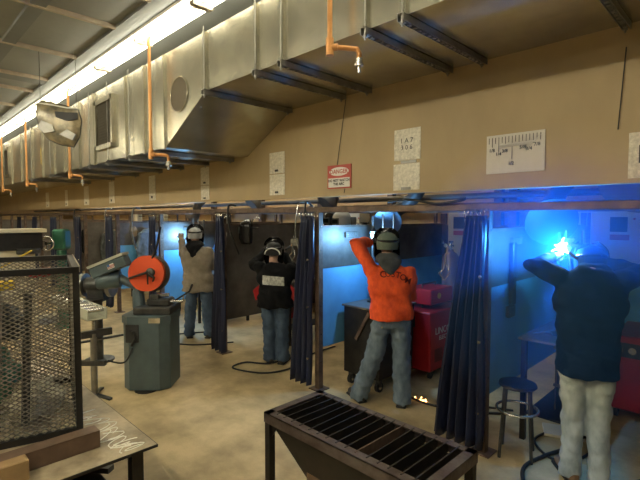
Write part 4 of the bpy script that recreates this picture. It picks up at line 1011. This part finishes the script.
# expanded metal cage
CX1, CX0, CY1, CY0, CZ0, CZ1 = -2.455, -3.28, .716, -.28, .752, 1.60
t = thing('mesh_cage', 'black expanded-metal mesh cage standing on the steel table', 'cage', (CX1, CY1, PZ), math.radians(-14))
f = MB(); s_ = .03
for xx in (CX0, CX1):
    for yy in (CY0, CY1): MB().bar((xx,yy,CZ0), (xx,yy,CZ1), s_).build('corner_post', 'black', t, world=True)
for z in (CZ0+.015, CZ1-.015):
    for p_, q_ in (((CX0,CY0,z),(CX1,CY0,z)), ((CX0,CY1,z),(CX1,CY1,z)), ((CX0,CY0,z),(CX0,CY1,z)), ((CX1,CY0,z),(CX1,CY1,z))):
        MB().bar(p_, q_, s_).build('frame_rail', 'black', t, world=True)
MB().b2((CX0,CY1+.016,CZ1-.028), (CX1,CY1+.020,CZ1+.004)).build('top_trim', 'strip', t, world=True)
def expanded(p0, U, wid, hgt, cw=.038, chh=.0105):
    U = Vector(U); p0 = Vector(p0); N_ = U.cross(Vector((0,0,1))).normalized(); mb = MB()
    nx = int(wid/cw); nz = int(hgt/chh); sx = wid/nx; sz = hgt/nz
    for j in range(nz):
        for i in range(nx):
            ox = .5*sx if j % 2 else 0
            c = p0+U*(i*sx+ox)+Vector((0,0,j*sz))
            for a, b_ in (((0,0),(.5,1)), ((1,0),(.5,1))):
                if (i*sx+ox+max(a[0],b_[0])*sx) > wid+.001: continue
                q0 = c+U*a[0]*sx+Vector((0,0,a[1]*sz)); q1 = c+U*b_[0]*sx+Vector((0,0,b_[1]*sz))
                mb.bar(q0+N_*.003, q1-N_*.003, .0024, .0058, Vector((0,0,1))+N_*.5)
    return mb
meshm = mat('mesh_steel', (.30,.27,.22), .4, .3, col2=(.16,.14,.11), vscale=15)
for p0, U, wd in (((CX1,CY0,CZ0+.03),(0,1,0),CY1-CY0), ((CX0,CY0,CZ0+.03),(0,1,0),CY1-CY0), ((CX0,CY1,CZ0+.03),(1,0,0),CX1-CX0), ((CX0,CY0,CZ0+.03),(1,0,0),CX1-CX0)):
    expanded(p0, U, wd, CZ1-CZ0-.06).build('mesh_panel', meshm, t, world=True, fix=False)
# contents of the cage
def blob(name, c, r, m, label, cat, seed=0):
    mb = MB().ball((0,0,0), r, 16)
    me = remeshed(mb, max(r)*.08, 1, max(r)*.5, 1.6/max(r))
    o = mesh_obj(me, name, m, None); o.location = c; return tag(o, label, cat, 'items inside the mesh cage')
blob('canvas_bag', (-2.98,.33,.98), (.20,.2,.2), 'green', 'dark green canvas bag low inside the mesh cage', 'bag')
blob('cloth_bundle', (-2.82,.58,.85), (.14,.12,.08), 'cream', 'pale cloth bundle on the cage floor', 'cloth')
blob('cloth_bundle', (-2.95,.45,1.27), (.12,.12,.10), 'greyc', 'grey cloth bundle in the middle of the cage', 'cloth')
for k, (c, m_, s_) in enumerate((((-2.75,.45,1.50),'yellow','yellow painted scrap strip near the cage top'), ((-3.05,.70,1.52),'redp','red painted scrap strip near the cage top'), ((-3.1,.40,1.54),'bluep','blue painted scrap strip near the cage top'), ((-2.62,.62,1.32),'cream','cream scrap strip behind the right of the cage'), ((-2.85,.1,1.3),'sawgreen','grey-green scrap strip inside the cage left'))):
    tag(MB().box((0,0,0), (.04,.12,.05), ch=.008, rz=.12*k).build('scrap_strip', m_, loc=None), s_, 'scrap', 'items inside the mesh cage').location = c
for k in range(5):
    xx = -2.66-.07*k
    tag(MB().bar((0,0,0), (.05*(k % 2),.03,.68), .035, .02).build('flat_bar', ('iron','galvd','rust','galvd','iron')[k], loc=None), 'upright flat steel bar in the cage, %s from the front' % words[k+1], 'flat bar', 'upright flat bars in the cage').location = (xx, .52-.12*k, PZ+.03)

# ------------------------------------------------------------------ cold saw on pedestal
SX, SY = -4.79, 2.16
sa = math.radians(45)
t = thing('cold_saw', 'grey-green cold saw with red-orange round guard on cabinet pedestal', 'saw', (SX, SY, 0), sa)
# local x = right in picture, y = away
def octa(w, d, c): return [(-w+c,-d),(w-c,-d),(w,-d+c),(w,d-c),(w-c,d),(-w+c,d),(-w,d-c),(-w,-d+c)]
w_, d_ = .25, .25
b = MB().prism(octa(w_, d_, .09), 'z', .012, .72)
ped = b.build('pedestal', 'sawgreen', t)
MB().prism(octa(w_+.012, d_+.012, .095), 'z', .722, .80).build('pedestal_head', 'sawgreen', t)
MB().box((-.12,-d_+.002,.62), (.14,.02,.19), ch=.005).build('opening', 'ink', t)
MB().tube([(-.12,-d_-.01,.64),(-.09,-d_-.05,.65),(-.07,-d_-.05,.58),(-.12,-d_-.02,.50)], .014).build('pump_hose', 'rubber', t)
MB().box((.12,-d_-.016,.762), (.12,.005,.05)).build('maker_plate', 'scarred', t)
MB().box((.06,0,.842), (.40,.36,.08), ch=.01).build('bed_casting', 'iron', t)
vz = MB().box((.10,.0,.92), (.26,.18,.09), ch=.02).box((.06,-.02,.98), (.10,.14,.06), ch=.01).build('vise', 'iron', t)
MB().cyl((.2,-.06,.93), (.36,-.06,.93), .014).cyl((.36,-.06,.93),(.37,-.06,.99),.009).build('vise_screw', 'chrome', vz)
MB().box((.14,-.05,1.0), (.14,.04,.04), ch=.008).build('vise_jaw', 'chrome', vz)
MB().limb([((-.14,.0,.86),.07), ((-.16,.02,1.02),.06), ((-.10,.03,1.12),.055)]).build('pivot_column', 'sawgreen', t)
hd = MB().limb([((-.16,.04,1.10),.055), ((.0,.02,1.23),.06)]).build('saw_head', 'sawgreen', t)
g = MB().lathe([(.0,-.035),(.18,-.035),(.193,-.025),(.195,.03),(.0,.03)], (-.03,-.045,1.235), (0,-1,0.05), 40).build('blade_guard', 'sawred', t, smooth=40)
MB().lathe([(.0,0),(.05,0),(.045,.02),(.02,.03),(.0,.03)], (.02,-.08,1.25), (0,-1,0), 20).build('hub_cover', 'iron', g)
MB().limb([((-.20,-.10,1.19),.012), ((.0,-.115,1.255),.014), ((.05,-.12,1.21),.012)]).build('guard_link', 'black', g)
MB().limb([((.0,-.115,1.25),.010), ((.005,-.12,1.13),.008)]).build('guard_link', 'black', g)
MB().limb([((.04,-.12,1.22),.012), ((.075,-.12,1.20),.010), ((.06,-.12,1.16),.009)]).build('guard_link', 'black', g)
sb = MB().lathe([(.0,-.006),(.205,-.006),(.205,.006),(.0,.006)], (-.01,.04,1.225), (0,-1,0), 48).build('saw_blade', 'dsteel', t)
Mx = Matrix.Rotation(math.radians(-22), 4, 'Y')
mc = MB().box((-.42,-.06,1.31), (.40,.16,.12), M4=Mx, ch=.012).build('belt_cover', 'sawgreen', t)
MB().box((-.445,-.06,1.38), (.41,.17,.028), M4=Mx).build('cover_lid', 'sawlid', mc)
fg = MB().box((-.38,-.143,1.323), (.075,.003,.05), M4=Mx).build('flag_sticker', 'white', mc)
for k in range(3): MB().box((-.38+.004*k,-.1455,1.307+.014*k), (.075,.002,.006), M4=Mx).build('flag_stripe', 'red', fg)
MB().box((-.405,-.1455,1.327), (.028,.002,.024), M4=Mx).build('flag_canton', 'bluep', fg)
MB().lathe([(.0,0),(.09,0),(.10,.02),(.10,.22),(.09,.24),(.0,.24)], (-.34,.0,1.17), (-1,-.2,-.05), 24).build('motor', 'sawgreen', t, smooth=40)
MB().limb([((-.18,.02,1.08),.04), ((-.34,.0,1.17),.05)]).build('motor_bracket', 'sawgreen', t)
MB().limb([((-.02,-.02,1.30),.012), ((.10,-.10,1.52),.011), ((.16,-.14,1.74),.012)]).build('feed_lever', 'black', t)
MB().limb([((.26,.0,.93),.010), ((.40,.05,1.02),.010), ((.43,.06,1.09),.014)]).build('vise_handle', 'black', t)
MB().cyl((.0,-.2,.0), (.0,-.2,.012), .12).build('foot_plate', 'black', t)

# bench grinder behind the saw
t = thing('bench_grinder', 'grey grinder with round wheel guard seen left of the saw', 'grinder', (-6.05, 2.02, 0), Y45)
MB().cyl((0,0,0), (0,0,.78), .05).cyl((0,0,0), (0,0,.02), .18).build('pedestal', 'iron', t)
MB().cyl((-.14,0,.98), (.14,0,.98), .10, n=24).b2((-.1,-.08,.78), (.1,.08,.93)).build('motor', 'iron', t)
for s_ in (-1,1):
    wg = MB().cyl((s_*.15,0,.98), (s_*.20,0,.98), .15, n=28).build('wheel_guard', 'galvd', t, smooth=40)
MB().lathe([(.0,0),(.13,0),(.14,.03),(.0,.03)], (.0,-.16,.80), (0,0,1), 24).build('tray', 'black', t)

# infeed roller channel
t = thing('roller_conveyor', 'beige channel-shaped infeed stand on a round post beside the saw', 'stock stand', (-4.80, 1.56, 0), 0)
b = MB()
x0, x1 = -6.0, -4.72; y0, y1 = 1.47, 1.66
b.b2((x0,y0,.82), (x1,y1,.83)).b2((x0,y0,.82), (x1,y0+.008,.93)).b2((x0,y1-.008,.82), (x1,y1,.93))
b.build('channel', 'sawlid', t, world=True)
for k in range(8): MB().cyl((x0+.08+k*.16,y0+.01,.905), (x0+.08+k*.16,y1-.01,.905), .022, n=14).build('roller', 'chrome', t, world=True)
MB().cyl((-4.84,1.56,.02), (-4.84,1.56,.66), .032, n=16).build('post', 'galvd', t, world=True)
MB().cyl((-4.84,1.56,.66), (-4.84,1.56,.82), .012).build('jack_screw', 'chrome', t, world=True)
MB().bar((-4.84,1.44,.66), (-4.84,1.74,.66), .05, .07).build('cross_arm', 'iron', t, world=True)
MB().cyl((-4.84,1.3,.59), (-4.84,1.86,.59), .012).build('clamp_rod', 'iron', t, world=True)
MB().bar((-5.0,1.38,.36), (-4.74,1.64,.36), .05, .05).build('lower_arm', 'iron', t, world=True)
for a in (0, 2.1, 4.2): MB().bar((-4.84,1.56,.03), (-4.84+.22*math.cos(a+.4),1.56+.22*math.sin(a+.4),.012), .04, .02).build('leg', 'iron', t, world=True)
cable([(-4.74,1.66,.38),(-4.66,1.80,.35),(-4.72,1.92,.5),(-4.80,1.96,.62),(-4.83,1.97,.66)], .009, 'black hose from the infeed stand to the saw pedestal')

# ------------------------------------------------------------------ machines at the far left
t = thing('sheet_shear', 'long dark and cream machine with white top edge behind the cage', 'machine', (-8.4, .6, 0))
MB().b2((-8.5,-1.6,1.34), (-8.1,1.90,1.60)).build('beam', 'black', t, world=True)
MB().b2((-8.55,-1.6,1.61), (-8.05,1.95,1.665)).build('top_edge', 'cream', t, world=True)
MB().b2((-8.45,-1.55,.12), (-8.14,1.80,1.335)).build('body', 'cream', t, world=True)
for yy in (-1.5, 1.3): MB().b2((-8.6,yy,0), (-8.0,yy+.15,.4)).build('leg', 'iron', t, world=True)
MB().limb([((-8.05,1.30,1.08),.012), ((-8.0,1.72,1.33),.012)]).build('lever', 'yellow', t, world=True)
MB().b2((-8.13,1.55,1.28), (-8.05,1.86,1.36)).build('tool_tray', 'iron', t, world=True)
t = thing('drill_press', 'green column machine with silver handwheel left of the far curtains', 'machine', (-8.3, 2.22, 0), Y45)
MB().lathe([(.0,0),(.14,0),(.13,.05),(.085,.12),(.075,1.3),(.0,1.3)], n=20).build('column', 'green', t, smooth=40)
MB().box((.0,0,1.48), (.22,.22,.34), ch=.03).build('head', 'green', t)
hw = MB().tube([(-.14+.11*math.cos(a), -.17, 1.42+.11*math.sin(a)) for a in [2*PI*k/26 for k in range(26)]], .014, 8, True).build('handwheel', 'chrome', t)
for k in range(3):
    a = k*2*PI/3+.5; MB().cyl((-.14,-.16,1.42), (-.14+.11*math.cos(a),-.17,1.42+.11*math.sin(a)), .010, n=8).build('spoke', 'chrome', hw)
MB().cyl((-.14,-.19,1.42), (-.14,-.08,1.42), .025).build('hub', 'chrome', hw)
